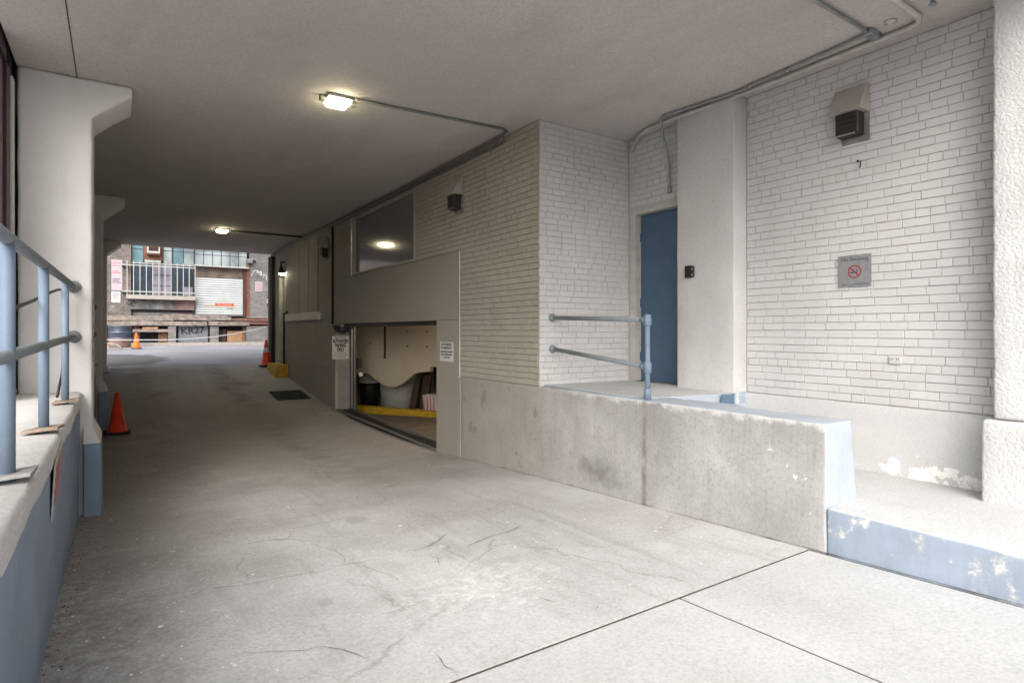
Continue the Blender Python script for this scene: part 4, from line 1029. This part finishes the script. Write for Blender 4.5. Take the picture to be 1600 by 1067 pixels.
# window wall beyond the ledge
ww = thing('window_wall', 'maroon framed window wall at the far left behind the railing', 'wall', (-0.74, 6, 0))
part_box('glass_panel', M['mauve'], ww, -0.80, -0.765, 6.0, 6.36, H - 0.98, CEIL + 0.2)
part_box('frame', M['maroon'], ww, -0.80, -0.742, 6.362, 6.56, H - 0.95, CEIL - 0.12)
part_box('frame', M['maroon'], ww, -0.80, -0.742, 6.0, 6.36, CEIL - 0.12, CEIL + 0.2)
part_box('trim', M['plaster'], ww, -0.80, -0.728, 6.575, 6.70, H + 0.67, CEIL - 0.16)
part_box('trim', M['plaster'], ww, -0.80, -0.728, 6.575, 6.70, H - 1.0, H + 0.655)
part_box('shadow_gap', M['dark_void'], ww, -0.80, -0.75, 6.562, 6.739, H - 1.0, CEIL + 0.2)
b = MB(); b.box(-0.80, -0.722, 6.0, 6.73, H - 0.6, H - 0.50); b.worn(0.01, 0.05, 0.02, 9); b.build('broken_mortar', M['rubble'], ww)
nb = thing('neighbour_wall', 'dark grey wall closing the gap between the left piers', 'wall', (-0.9, 12, 0))
part_box('wall_core', M['red_coll'], nb, -1.6, -0.802, 6.0, 19.0, -0.7, 12.0)
part_box('wall_core', M['red_coll'], nb, -0.80, -0.722, 7.40, 18.9, -0.7, CEIL + 0.2)

def railing(y0, y1, posts, label, plates=True):
    t = thing('pipe_railing', label, 'railing', (-0.33, posts[0], H - 0.55), 'pipe railings on the left ledge')
    f = lambda y, a, b_: a + (b_ - a) * (y - 1.0) / 5.74
    X = lambda y: -0.342 + 0.030 * max(0, min(1, (y - y0) / (y1 - y0)))
    pts = [(X(y), y, H + 0.30 + 0.022 * (y - 2.0) * 0 + (0.418 - 0.318) * (y - y0) / (y1 - y0) + 0.01) for y in (y0, y1 - 0.01)]
    lo = [(X(y), y, H - 0.115 + 0.068 * (y - y0) / (y1 - y0)) for y in (y0, y1 - 0.01)]
    MB().tube(pts, 0.0245, 14).build('rail', M['rail_grey'], t); MB().tube(lo, 0.0245, 14).build('rail', M['rail_grey'], t)
    for p in posts:
        zt = H + 0.31 + 0.1 * (p - y0) / (y1 - y0)
        MB().tube([(X(p), p, H - 0.57), (X(p), p, zt)], 0.0245, 14).build('post', M['rail_blue'], t)
        rnd = random.Random(int(p * 100))
        b = MB(); ang = rnd.uniform(-0.2, 0.25); c_, s_ = math.cos(ang), math.sin(ang)
        pl = [(-0.09, -0.075), (0.075, -0.085), (0.085, 0.06), (-0.05, 0.085)]
        bot = [(X(p) + a * c_ - d * s_, p + a * s_ + d * c_, H - 0.552 + 0.006 + 0.10 * 0.15 * (a > 0)) for a, d in pl]
        b.prism(bot, (0, 0, 0.016)); b.worn(0.003, 0.04, 0.004, 12); b.build('base_plate', M['slate' if p < 3.5 else 'rust_plate'], t)
    for q in (pts[1], lo[1]):
        MB().lathe(q, [(0.055, 0.008), (0.055, -0.006), (0.045, -0.014), (0.036, -0.03), (0.034, -0.06), (0.029, -0.064)], 18, ax='y').build('flange', M['rail_grey'], t)
    return t
railing(0.7, 6.735, (1.55, 2.86, 4.12, 5.66), 'long blue and grey pipe railing on the near left ledge')
railing(7.45, 12.325, (8.4, 9.9, 11.4), 'shadowed pipe railing between the first and second piers')
railing(13.0, 18.40, (14.2, 15.8, 17.4), 'dark pipe railing between the second and last piers')

# cable hanging on the near rail
b = MB(); b.tube([(-0.40, 2.9, H + 0.05), (-0.37, 3.35, H + 0.092), (-0.37, 3.5, H + 0.114), (-0.37, 4.1, H + 0.166), (-0.36, 5.0, H + 0.26), (-0.36, 5.55, H + 0.31), (-0.36, 6.3, H + 0.36), (-0.36, 6.52, H + 0.365), (-0.36, 6.62, H + 0.33), (-0.36, 6.60, H + 0.24), (-0.36, 6.50, H + 0.05), (-0.36, 6.3, H - 0.16), (-0.36, 6.0, H - 0.36), (-0.37, 5.72, H - 0.50)], 0.0095, 8)
cbk = b.build('cable', M['black']); cbk['label'] = 'loose black cable drooping from the near left railing'; cbk['category'] = 'cable'
# sheet notices on the left
pn = thing('notice', 'faded red and white paper notice peeling off the blue low wall', 'notice', (-0.26, 3.95, H - 0.76))
b = MB(); b.loft([(-0.252, 3.72, H - 0.66), (-0.245, 3.72, H - 0.66), (-0.245, 4.15, H - 0.60), (-0.252, 4.15, H - 0.60)], [(-0.268, 3.74, H - 0.95), (-0.262, 3.74, H - 0.95), (-0.262, 4.10, H - 0.87), (-0.268, 4.10, H - 0.87)])
b.build('sheet', M['paper'], pn)
for k in range(4):
    z = H - 0.69 - 0.055 * k; xk = -0.2450 - 0.0033 * k
    MB().loft([(xk, 3.76, z), (xk + 0.0012, 3.76, z), (xk + 0.0012, 4.07, z + 0.045), (xk, 4.07, z + 0.045)], [(xk - 0.0007, 3.76, z - 0.03), (xk + 0.0005, 3.76, z - 0.03), (xk + 0.0005, 4.07, z + 0.015), (xk - 0.0007, 4.07, z + 0.015)]).build('red_stripe', M['tag_pink'], pn)
sn = thing('notice', 'tall narrow weathered notice strip on the nearest pier edge', 'notice', (-0.17, 7.0, H + 0.1))
part_box('strip', M['paper'], sn, -0.1775, -0.1735, 6.79, 6.98, H - 0.28, H + 0.40)
for k in range(5): part_box('print_line', M['ink_soft'], sn, -0.1733, -0.1725, 6.81, 6.96, H - 0.22 + 0.12 * k, H - 0.17 + 0.12 * k)

# ------------------------------------------------------------------ exit: downpipe, lamp, black post
dpipe = thing('downpipe', 'dark square downpipe at the right edge of the alley opening', 'pipe', (3.86, 18.6, 0.6))
part_box('pipe', M['grey_steel'], dpipe, 3.77, 3.885, 18.52, 18.66, H - 1.02, H + 2.2)
part_box('pipe', M['black_iron'], dpipe, 3.80, 3.885, 18.30, 18.40, H - 1.0, H + 2.2)
wl = thing('wall_lamp', 'small hooded lamp glowing above the narrow alley door', 'light', (3.83, 17.1, H + 1.62))
MB().lathe((3.80, 17.1, H + 1.60), [(0.075, 0.0), (0.075, 0.03), (0.05, 0.16), (0.025, 0.22), (0.02, 0.32)], 16).build('shade', M['black'], wl)
MB().lathe((3.80, 17.1, H + 1.575), [(0.02, -0.02), (0.05, 0.0), (0.06, 0.024)], 14).build('bulb', M['lens_small'], wl)
part_box('bracket', M['black'], wl, 3.79, XW, 17.085, 17.115, H + 1.90, H + 1.93)
ib = thing('iron_post', 'thin black iron handrail post beside the far sill', 'post', (3.8, 16.8, H - 1.1))
b = MB(); b.tube([(3.82, 16.84, fz(16.84)), (3.82, 16.84, H + 0.49), (3.86, 16.6, H + 0.52)], 0.026, 8); b.build('bar', M['black_iron'], ib)

# ------------------------------------------------------------------ alley
def F(x, z, Y): return (x * Y / 27, z * Y / 27 + H)
YF = 34.0; YD = 33.2
ab = thing('alley_building', 'sooty brick industrial building across the alley', 'building', (4, 34.5, 0.8))
def fb(name, mat, x0, x1, z0, z1, y0, y1, par=ab, Y=YF):
    k = Y / 27; return MB().box(x0 * k, x1 * k, y0, y1, z0 * k + H, z1 * k + H).build(name, mat, par)
fb('brick_wall', M['alley_brick'], -16, 0.505, -0.6, 9, YF, YF + 0.5)
fb('brick_wall', M['grey_brick'], 4.735, 20, -0.6, 9, YF - 0.01, YF + 0.5)
fb('brick_wall', M['alley_brick'], 0.507, 4.733, 4.1, 9, YF, YF + 0.5)
fb('backing_wall', M['dark_void'], 0.507, 4.733, -0.6, 4.09, YF + 0.30, YF + 0.5)
fb('stained_wall', M['stained'], 0.33, 2.665, 0.86, 1.24, YF - 0.03, YF + 0.29)
fb('dark_band', M['black'], 0.507, 2.665, 0.76, 0.85, YF + 0.10, YF + 0.145)
fb('stained_wall', M['stained'], 0.507, 2.665, 0.60, 0.85, YF + 0.15, YF + 0.29)
# windows
wb_ = fb('window_band', M['mullion'], 0.51, 2.66, 1.42, 4.08, YF + 0.16, YF + 0.28)
cols = [(0.53, 0.86, 'pane_dark'), (0.90, 1.18, 'pane_dark'), (1.22, 1.52, 'pane_curtain'), (1.55, 1.86, 'pane_curtain'), (1.93, 2.26, 'pane_dark'), (2.30, 2.64, 'pane_dark')]
for x0, x1, m_ in cols:
    for z0, z1 in ((1.44, 1.79), (1.82, 2.20), (2.23, 2.62)):
        mm = m_ if not (x0 > 2.2 and z0 < 1.5) else 'pane_curtain'
        fb('pane', M[mm], x0, x1, z0, z1, YF + 0.142, YF + 0.158, wb_)
for x0, x1, m_ in ((0.53, 0.90, 'pane_teal'), (1.59, 1.87, 'pane_pale'), (1.93, 2.27, 'pane_teal'), (2.30, 2.64, 'pane_pale')):
    for z0, z1 in ((2.69, 3.18), (3.21, 3.6), (3.63, 4.05)): fb('pane', M[m_], x0, x1, z0, z1, YF + 0.142, YF + 0.158, wb_)
fb('transom', M['bar_white'], 0.51, 2.66, 2.635, 2.675, YF + 0.10, YF + 0.141, wb_)
wb2 = fb('window_band', M['mullion'], 2.664, 4.66, 2.69, 4.08, YF + 0.16, YF + 0.28)
for i in range(6):
    x0 = 2.69 + i * 0.328
    for z0, z1 in ((2.71, 3.13), (3.155, 3.28), (3.30, 4.05)): fb('pane', M['pane_pale'], x0, x0 + 0.298, z0, z1, YF + 0.142, YF + 0.158, wb2)
# air conditioner in a brown panel
ac = thing('air_conditioner', 'rusty brown air conditioner in the factory window', 'air conditioner', (1.55, YF, H + 4.0))
fb('panel', M['ac_brown'], 0.91, 1.57, 2.80, 4.0, YF + 0.08, YF + 0.14, ac)
fb('casing', M['ac_brown'], 1.02, 1.45, 2.98, 3.4, YF - 0.25, YF + 0.078, ac)
fb('front_frame', M['bar_white'], 1.02, 1.45, 3.04, 3.11, YF - 0.29, YF - 0.252, ac); fb('front_frame', M['bar_white'], 1.02, 1.07, 3.112, 3.4, YF - 0.29, YF - 0.252, ac); fb('front_frame', M['bar_white'], 1.40, 1.45, 3.112, 3.4, YF - 0.29, YF - 0.252, ac)
for k in range(4): fb('grille_slat', M['dark_metal'], 1.072, 1.398, 3.13 + k * 0.06, 3.16 + k * 0.06, YF - 0.275, YF - 0.255, ac)
fb('bracket', M['bar_white'], 0.95, 1.5, 2.70, 2.79, YF + 0.05, YF + 0.14, ac)
# window guard
wg = thing('window_guard', 'white iron window bars across the alley', 'window bars', (1.9, YF - 0.35, H + 1.8))
for i in range(12):
    x = 0.372 + i * (2.655 - 0.372) / 11; fb('bar', M['bar_white'], x - 0.013, x + 0.013, 1.36, 2.70, YF - 0.36, YF - 0.335, wg)
for z in (2.53, 1.53): fb('rail', M['bar_white'], 0.20, 2.66, z - 0.018, z + 0.018, YF - 0.334, YF - 0.31, wg)
for z in (2.50, 1.50): fb('arm', M['mullion'], 0.20, 0.42, z - 0.03, z - 0.0, YF - 0.309, YF - 0.002, wg)
sb = fb('sill_beam', M['sill_stone'], 0.345, 2.665, 1.245, 1.40, YF - 0.42, YF - 0.0)
# roller shutter
rs = thing('roller_shutter', 'white roller shutter with red lettering on the alley dock', 'shutter', (4.5, YF, H + 0.85))
x0, x1 = 2.70, 4.47
for i in range(16):
    z0 = 0.70 + i * (2.20 - 0.70) / 16; z1 = z0 + (2.20 - 0.70) / 16
    k = YF / 27
    b = MB(); b.loft([(x0 * k, YF + 0.12, z0 * k + H + 0.004), (x0 * k, YF + 0.075, z0 * k + H + 0.022), (x0 * k, YF + 0.075, z1 * k + H - 0.022), (x0 * k, YF + 0.12, z1 * k + H - 0.004)],
                     [(x1 * k, YF + 0.12, z0 * k + H + 0.004), (x1 * k, YF + 0.075, z0 * k + H + 0.022), (x1 * k, YF + 0.075, z1 * k + H - 0.022), (x1 * k, YF + 0.12, z1 * k + H - 0.004)])
    b.build('slat', M['shutter'], rs)
fb('bottom_bar', M['galv'], x0, x1, 0.64, 0.695, YF + 0.05, YF + 0.12, rs)
k = YF / 27
fb('red_panel', M['red_print_bright'], 3.42, 4.12, 1.07, 1.17, YF + 0.068, YF + 0.073, rs)
text('lettering', 'NO PARKING', (3.77 * k, YF + 0.066, 1.12 * k + H), 0.105, R_, UP, M['shutter'], rs, depth=0.001, xs=1.1)
fb('print_line', M['yellow'], 3.02, 4.16, 1.035, 1.055, YF + 0.068, YF + 0.073, rs); fb('print_line', M['ink_soft'], 3.85, 4.08, 0.94, 0.965, YF + 0.068, YF + 0.073, rs)
for z0, z1 in ((2.215, 2.34), (2.345, 2.48), (2.485, 2.63)): fb('header_board', M['brown_board'], 2.67, 4.47, z0, z1, YF + 0.06 + z0 * 0.01, YF + 0.28)
fb('canopy', M['bar_white'], 2.63, 4.66, 2.635, 2.685, YF - 0.28, YF + 0.16)
fb('red_post', M['red_frame'], 4.478, 4.60, 0.6, 2.63, YF - 0.06, YF + 0.28); fb('red_post', M['ac_brown'], 4.602, 4.733, 0.6, 3.0, YF - 0.03, YF + 0.28)
fb('post', M['mullion'], 2.60, 2.695, 0.6, 2.63, YF + 0.03, YF + 0.13)
# signs and boxes on the brick
s1 = thing('sign', 'tall pale pink sign on the brick at the left of the alley opening', 'sign', (0.15, YF, H + 2.7))
fb('plate', M['pink_sign'], -0.12, 0.225, 1.56, 2.72, YF - 0.03, YF - 0.004, s1)
for i, z in enumerate((2.60, 2.50, 2.28, 2.22, 2.0, 1.93, 1.86)): fb('print_line', M['tag_pink'] if i < 4 else M['ink_soft'], -0.09, 0.18 - 0.03 * (i % 3), z - 0.018, z + 0.012, YF - 0.034, YF - 0.031, s1)
s2_ = thing('sign', 'small white sign low on the left alley brick', 'sign', (0.1, YF, H + 1.6))
fb('plate', M['sign_white'], -0.12, 0.165, 1.10, 1.52, YF - 0.03, YF - 0.004, s2_)
for z in (1.42, 1.34, 1.26): fb('print_line', M['ink_soft'], -0.08, 0.13, z - 0.012, z + 0.012, YF - 0.034, YF - 0.031, s2_)
s3 = thing('sign', 'pale pink poster on the grey brick right of the shutter', 'sign', (6.4, YF, H + 2.3))
fb('plate', M['pink_sign'], 4.94, 5.23, 1.70, 2.12, YF - 0.03, YF - 0.012, s3)
for z in (2.04, 1.97, 1.9, 1.83, 1.76): fb('print_line', M['tag_pink'], 4.98, 5.19, z - 0.01, z + 0.01, YF - 0.034, YF - 0.0305, s3)
mt = thing('meter_box', 'small white meter box on the grey brick edge', 'box', (6.9, YF, H + 1.8))
fb('case', M['sign_white'], 5.42, 5.56, 1.20, 1.42, YF - 0.12, YF - 0.012, mt); fb('cap', M['black'], 5.40, 5.57, 1.425, 1.47, YF - 0.13, YF - 0.012, mt); fb('lower_cap', M['black'], 5.40, 5.57, 1.14, 1.195, YF - 0.13, YF - 0.012, mt)
dl = thing('flood_lamp', 'grey flood lamp at the corner above the shutter', 'light', (5.9, YF, H + 3.7))
fb('head', M['galv'], 4.62, 4.80, 2.88, 3.06, YF - 0.3, YF - 0.1, dl); fb('bracket', M['mullion'], 4.70, 4.74, 2.80, 2.878, YF - 0.2, YF - 0.062, dl); fb('arm', M['mullion'], 4.81, 4.95, 2.98, 3.02, YF - 0.15, YF - 0.012, dl)
# white scrawl on the brick
b = MB(); rnd = random.Random(5)
for s_ in (((4.80, 2.35), (4.86, 2.55), (4.98, 2.62), (5.06, 2.50), (5.14, 2.58), (5.20, 2.40), (5.30, 2.46)), ((4.98, 2.45), (5.05, 2.62), (5.16, 2.38), (5.2, 2.56)), ((5.25, 2.3), (5.33, 2.44), (5.42, 2.36), (5.38, 2.24), (5.5, 2.2))):
    b.tube([(x * k, YF - 0.013, z * k + H) for x, z in s_], 0.018, 6)
for v in b.bm.verts: v.co.y = YF - 0.0125 + (v.co.y - YF + 0.013) * 0.1
b.build('graffiti', M['white_spray'], ab)
b = MB()
for s_ in (((0.34, 1.12), (0.46, 1.02), (0.55, 1.14), (0.50, 1.0), (0.62, 0.98)), ((0.42, 1.18), (0.58, 1.19), (0.64, 1.08))): b.tube([(x * k, YF - 0.034, z * k + H) for x, z in s_], 0.02, 6)
b.build('graffiti', M['ink'], ab)

# dock platform across the alley
ad = thing('timber_dock', 'rotten timber loading dock along the alley building', 'dock', (3.5, YD, 0.85))
def tim(name, mat, x0, x1, z0, z1, y0=YD, y1=YF - 0.04, sd=0, amp=0.02):
    q = YD / 27; b = MB(); b.box(x0 * q, x1 * q, y0, y1, z0 * q + H, z1 * q + H)
    b.worn(0.015, 0.28, amp, 2.5, sd); return b.build(name, mat, ad)
tim('beam', M['timber'], -1.2, 1.95, 0.42, 0.61, sd=1); tim('beam', M['timber'], 1.96, 4.0, 0.455, 0.60, sd=2, amp=0.035); tim('plank', M['timber'], 1.5, 3.9, 0.60, 0.67, YD + 0.05, sd=3, amp=0.03)
tim('beam', M['timber'], -1.2, 3.12, 0.23, 0.40, sd=4); tim('beam', M['timber'], 3.17, 4.72, 0.24, 0.41, YD - 0.06, sd=5, amp=0.03)
tim('beam', M['red_brown'], 4.02, 5.9, 0.44, 0.56, sd=6); tim('beam', M['red_brown'], 4.74, 5.9, 0.30, 0.41, YD + 0.05, sd=7); tim('plank', M['sill_stone'], 4.7, 5.9, 0.585, 0.62, YD + 0.02, sd=8, amp=0.01)
tim('strut', M['timber'], 4.75, 5.9, 0.17, 0.21, YD + 0.02, YD + 0.2, sd=9)
tim('kerb', M['sill_stone'], -1.5, 6.5, -0.62, -0.44, YD - 0.1, YD + 0.5, sd=10, amp=0.012)
for x0, x1, m_ in ((1.74, 2.02, 'grey_brick'), (3.24, 3.55, 'grey_brick'), (4.62, 5.9, 'grey_brick')):
    tim('brick_pier', M[m_], x0, x1, -0.44, 0.225, YD + 0.05, YF - 0.05, sd=11, amp=0.008)
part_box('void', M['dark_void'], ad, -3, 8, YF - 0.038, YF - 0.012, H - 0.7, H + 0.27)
tim('door', M['grey_door'], 2.10, 3.18, -0.43, 0.215, YD + 0.28, YD + 0.34, sd=12, amp=0.004)
q = YD / 27
text('graffiti', 'KR27', (2.62 * q, YD + 0.268, 0.03 * q + H), 0.44, R_, UP, M['ink'], ad, depth=0.002, rot=0.08, xs=1.05, bold=0.012)
tim('board', M['wood_dark'], 3.57, 3.86, -0.43, 0.10, YD + 0.4, YD + 0.45, sd=13, amp=0.004)
tim('board', M['timber_new'], 3.90, 4.50, -0.43, 0.03, YD + 0.35, YD + 0.4, sd=14, amp=0.006); tim('post', M['plywood'], 4.50, 4.61, -0.43, 0.2, YD + 0.3, YD + 0.42, sd=15, amp=0.006)
tim('board', M['plywood'], 0.60, 0.80, -0.43, 0.2, YD + 0.4, YD + 0.46, sd=16, amp=0.004); tim('board', M['plywood'], 1.42, 1.72, -0.43, 0.1, YD + 0.34, YD + 0.4, sd=17, amp=0.004)
tim('shelf', M['timber'], 0.56, 1.97, -0.02, 0.09, YD + 0.05, YD + 0.33, sd=18, amp=0.006)
lt = thing('timber_offcut', 'fresh orange timber offcut lying under the alley dock', 'timber', (1.3, YD, H + 0.15))
b = MB(); b.box(0.88 * q, 1.40 * q, YD + 0.06, YD + 0.2, 0.093 * q + H, 0.175 * q + H); b.bevel(0.008); b.build('plank', M['timber_new'], lt)
# barrel and coil
br_ = thing('barrel', 'dark blue steel barrel beside the left alley wall', 'barrel', (0.15, 31.6, fz(31.6)))
zb_ = fz(31.6); bx, by = 0.17, 31.6
MB().lathe((bx, by, zb_), [(0.41, 0.01), (0.42, 0.04), (0.42, 0.36), (0.43, 0.38), (0.43, 0.40)], 28).build('lower_body', M['barrel_low'], br_)
MB().lathe((bx, by, zb_), [(0.43, 0.402), (0.43, 0.42), (0.425, 0.64), (0.44, 0.66), (0.44, 0.68), (0.43, 0.70), (0.44, 0.92), (0.445, 0.95), (0.42, 0.95)], 28).build('body', M['barrel'], br_)
for z in (0.41, 0.67, 0.94): MB().lathe((bx, by, zb_), [(0.44, z - 0.012), (0.455, z - 0.006), (0.455, z + 0.008), (0.44, z + 0.014)], 28).build('hoop', M['galv'], br_)
hc = thing('hose', 'pale hose loop on the ground by the barrel', 'hose', (0.05, 29.2, fz(29.2)))
b = MB(); b.tube([(-0.25 + 0.45 * math.cos(t), 28.9, fz(28.9) + 0.03 + 0.22 * math.sin(t)) for t in [PI * i / 12 for i in range(13)]], 0.045, 8); b.build('loop', M['sill_stone'], hc)
# rope across the exit
b = MB(); rk = 28 / 20.5; RY = 28.0
pts = [(x * rk, RY, H + z * rk) for x, z in ((-0.35, -0.235), (0.4, -0.248), (1.25, -0.25), (1.9, -0.225), (2.48, -0.175), (3.2, -0.06), (3.9, 0.10), (4.6, 0.28))]
b.tube(pts, 0.02, 8); rp = b.build('rope', M['rope']); rp['label'] = 'pale rope slung across the alley opening'; rp['category'] = 'rope'
for xx, lab in ((-0.38 * rk, 'thin grey stake holding the left end of the rope'), (4.62 * rk, 'thin grey stake holding the right end of the rope')):
    t = thing('stake', lab, 'post', (xx, RY, fz(RY))); MB().tube([(xx, RY, fz(RY) - 0.1), (xx, RY, H + 0.5)], 0.025, 8).build('pole', M['galv'], t)

# ------------------------------------------------------------------ cracks, chips and grit on the lane
CR = [[(0.062, 4.098), (0.143, 4.05), (0.24, 4.026), (0.44, 3.977), (0.629, 3.901), (0.753, 3.883), (0.885, 3.885), (1.096, 3.83), (1.256, 3.877), (1.374, 3.831), (1.46, 3.853)],
      [(1.374, 3.831), (1.355, 3.703), (1.427, 3.525), (1.437, 3.372)], [(0.763, 4.737), (0.843, 4.755), (0.963, 4.762), (1.089, 4.688), (1.186, 4.542)],
      [(0.963, 4.762), (1.002, 4.872)], [(1.089, 4.688), (1.159, 4.856)], [(1.186, 4.542), (1.237, 4.323), (1.299, 4.196), (1.299, 3.979), (1.256, 3.877)],
      [(1.133, 4.972), (1.304, 4.953), (1.491, 4.967), (1.699, 5.017), (1.92, 4.999)], [(1.732, 3.818), (1.841, 3.845), (1.991, 3.944), (2.137, 4.091)],
      [(1.781, 3.742), (1.807, 3.58), (1.75, 3.459)], [(2.093, 3.685), (2.174, 3.724), (2.355, 3.783), (2.471, 3.788), (2.684, 3.851)],
      [(0.495, 2.997), (0.593, 2.931), (0.735, 2.841), (0.811, 2.834), (0.889, 2.742), (0.948, 2.572)], [(1.216, 2.466), (1.208, 2.379), (1.196, 2.315), (1.235, 2.225)],
      [(1.96, 2.662), (1.981, 2.599), (2.002, 2.551)], [(0.228, 4.645), (0.308, 4.616)], [(0.397, 4.685), (0.55, 4.651)], [(2.866, 3.02), (2.792, 2.912)], [(2.157, 2.435), (2.168, 2.401), (2.075, 2.323)]]
WID = [0.6, 0.5, 1.0, 0.8, 0.7, 0.4, 0.7, 1.0, 0.6, 1.0, 0.6, 0.9, 0.8, 0.5, 0.5, 0.6, 0.5]
for ci, c_ in enumerate(CR):
    pts = []
    for (a, d) in zip(c_, c_[1:]):
        L = math.hypot(d[0] - a[0], d[1] - a[1]); m = max(2, int(L / 0.025))
        for i in range(m):
            t = i / m; x = a[0] + (d[0] - a[0]) * t; y = a[1] + (d[1] - a[1]) * t
            nz = noise.noise_vector(Vector((x * 16, y * 16, ci))); pts.append((x + nz.x * 0.012, y + nz.y * 0.012))
    pts.append(c_[-1]); b = MB(); prev = None
    for i, (x, y) in enumerate(pts):
        a = pts[max(i - 1, 0)]; d = pts[min(i + 1, len(pts) - 1)]
        t = Vector((d[0] - a[0], d[1] - a[1])); t = t.normalized() if t.length else Vector((1, 0)); nn = Vector((-t.y, t.x))
        w = 0.0042 * WID[ci] * (0.35 + 1.1 * abs(noise.noise(Vector((x * 9, y * 9, 7 + ci))))) * min(1, 0.2 + min(i, len(pts) - 1 - i) * 0.25)
        z = fz(y) + 0.009
        cur = [b.bm.verts.new((x + nn.x * w, y + nn.y * w, z)), b.bm.verts.new((x - nn.x * w, y - nn.y * w, z))]
        if prev: b.bm.faces.new((prev[0], prev[1], cur[1], cur[0]))
        prev = cur
    b.build('crack', M['crack'], lane)
b = MB(); prev = None
for i in range(330):
    y = 0.5 + i * 0.022; w = 0.005 + 0.012 * max(0, noise.noise(Vector((y * 5, 1, 1))) + 0.15) + 0.006 * abs(noise.noise(Vector((y * 24, 5, 1))))
    x = XW + 0.004 if y < 7.0 else XW - 0.008
    if y > 7.7: break
    z = fz(y) + 0.0085
    cur = [b.bm.verts.new((x, y, z)), b.bm.verts.new((x - w, y, z))]
    if prev: b.bm.faces.new((prev[0], prev[1], cur[1], cur[0]))
    prev = cur
b.build('gap', M['crack'], lane)
rnd = random.Random(4); b = MB()
for i in range(420):
    y = 2.3 + abs(rnd.gauss(0, 1)) * 4.2; x = rnd.uniform(-0.2, 3.8)
    if rnd.random() < 0.12: x = -0.24 + abs(rnd.gauss(0, 0.35))
    if y > 14: continue
    r = rnd.uniform(0.003, 0.009) * (1.8 if rnd.random() < 0.06 else 1); z = fz(y) + 0.009; a0_ = rnd.uniform(0, 6)
    k_ = rnd.randint(3, 5); vs = [b.bm.verts.new((x + r * rnd.uniform(0.6, 1.3) * math.cos(a0_ + 2 * PI * j / k_), y + r * rnd.uniform(0.6, 1.5) * math.sin(a0_ + 2 * PI * j / k_), z + rnd.uniform(0, 0.003))) for j in range(k_)]
    b.bm.faces.new(vs)
pc = b.build('paint_chips', M['chip'], kind='stuff'); pc['label'] = 'white paint chips scattered over the concrete driveway'
b = MB()
for i in range(420):
    y = rnd.uniform(2.3, 11); x = -0.275 + abs(rnd.gauss(0, 0.045)); r = rnd.uniform(0.003, 0.009); z = fz(y) + 0.006
    if rnd.random() < 0.12: y = rnd.uniform(2.2, 7.6); x = 3.885 - abs(rnd.gauss(0, 0.012)); r *= 0.6
    z = fz(y) + 0.006
    vs = [(x + r * rnd.uniform(0.5, 1.2) * math.cos(t), y + r * rnd.uniform(0.5, 1.2) * math.sin(t), z) for t in (0, 1.6, 3.1, 4.7)]
    ap_ = (x, y, z + r * rnd.uniform(0.5, 1.0)); V_ = [b.bm.verts.new(p) for p in vs]; A0 = b.bm.verts.new(ap_)
    for j in range(4): b.bm.faces.new((V_[j], V_[(j + 1) % 4], A0))
gt = b.build('grit', M['grit'], kind='stuff'); gt['label'] = 'dark grit and dirt gathered at the foot of the low wall'
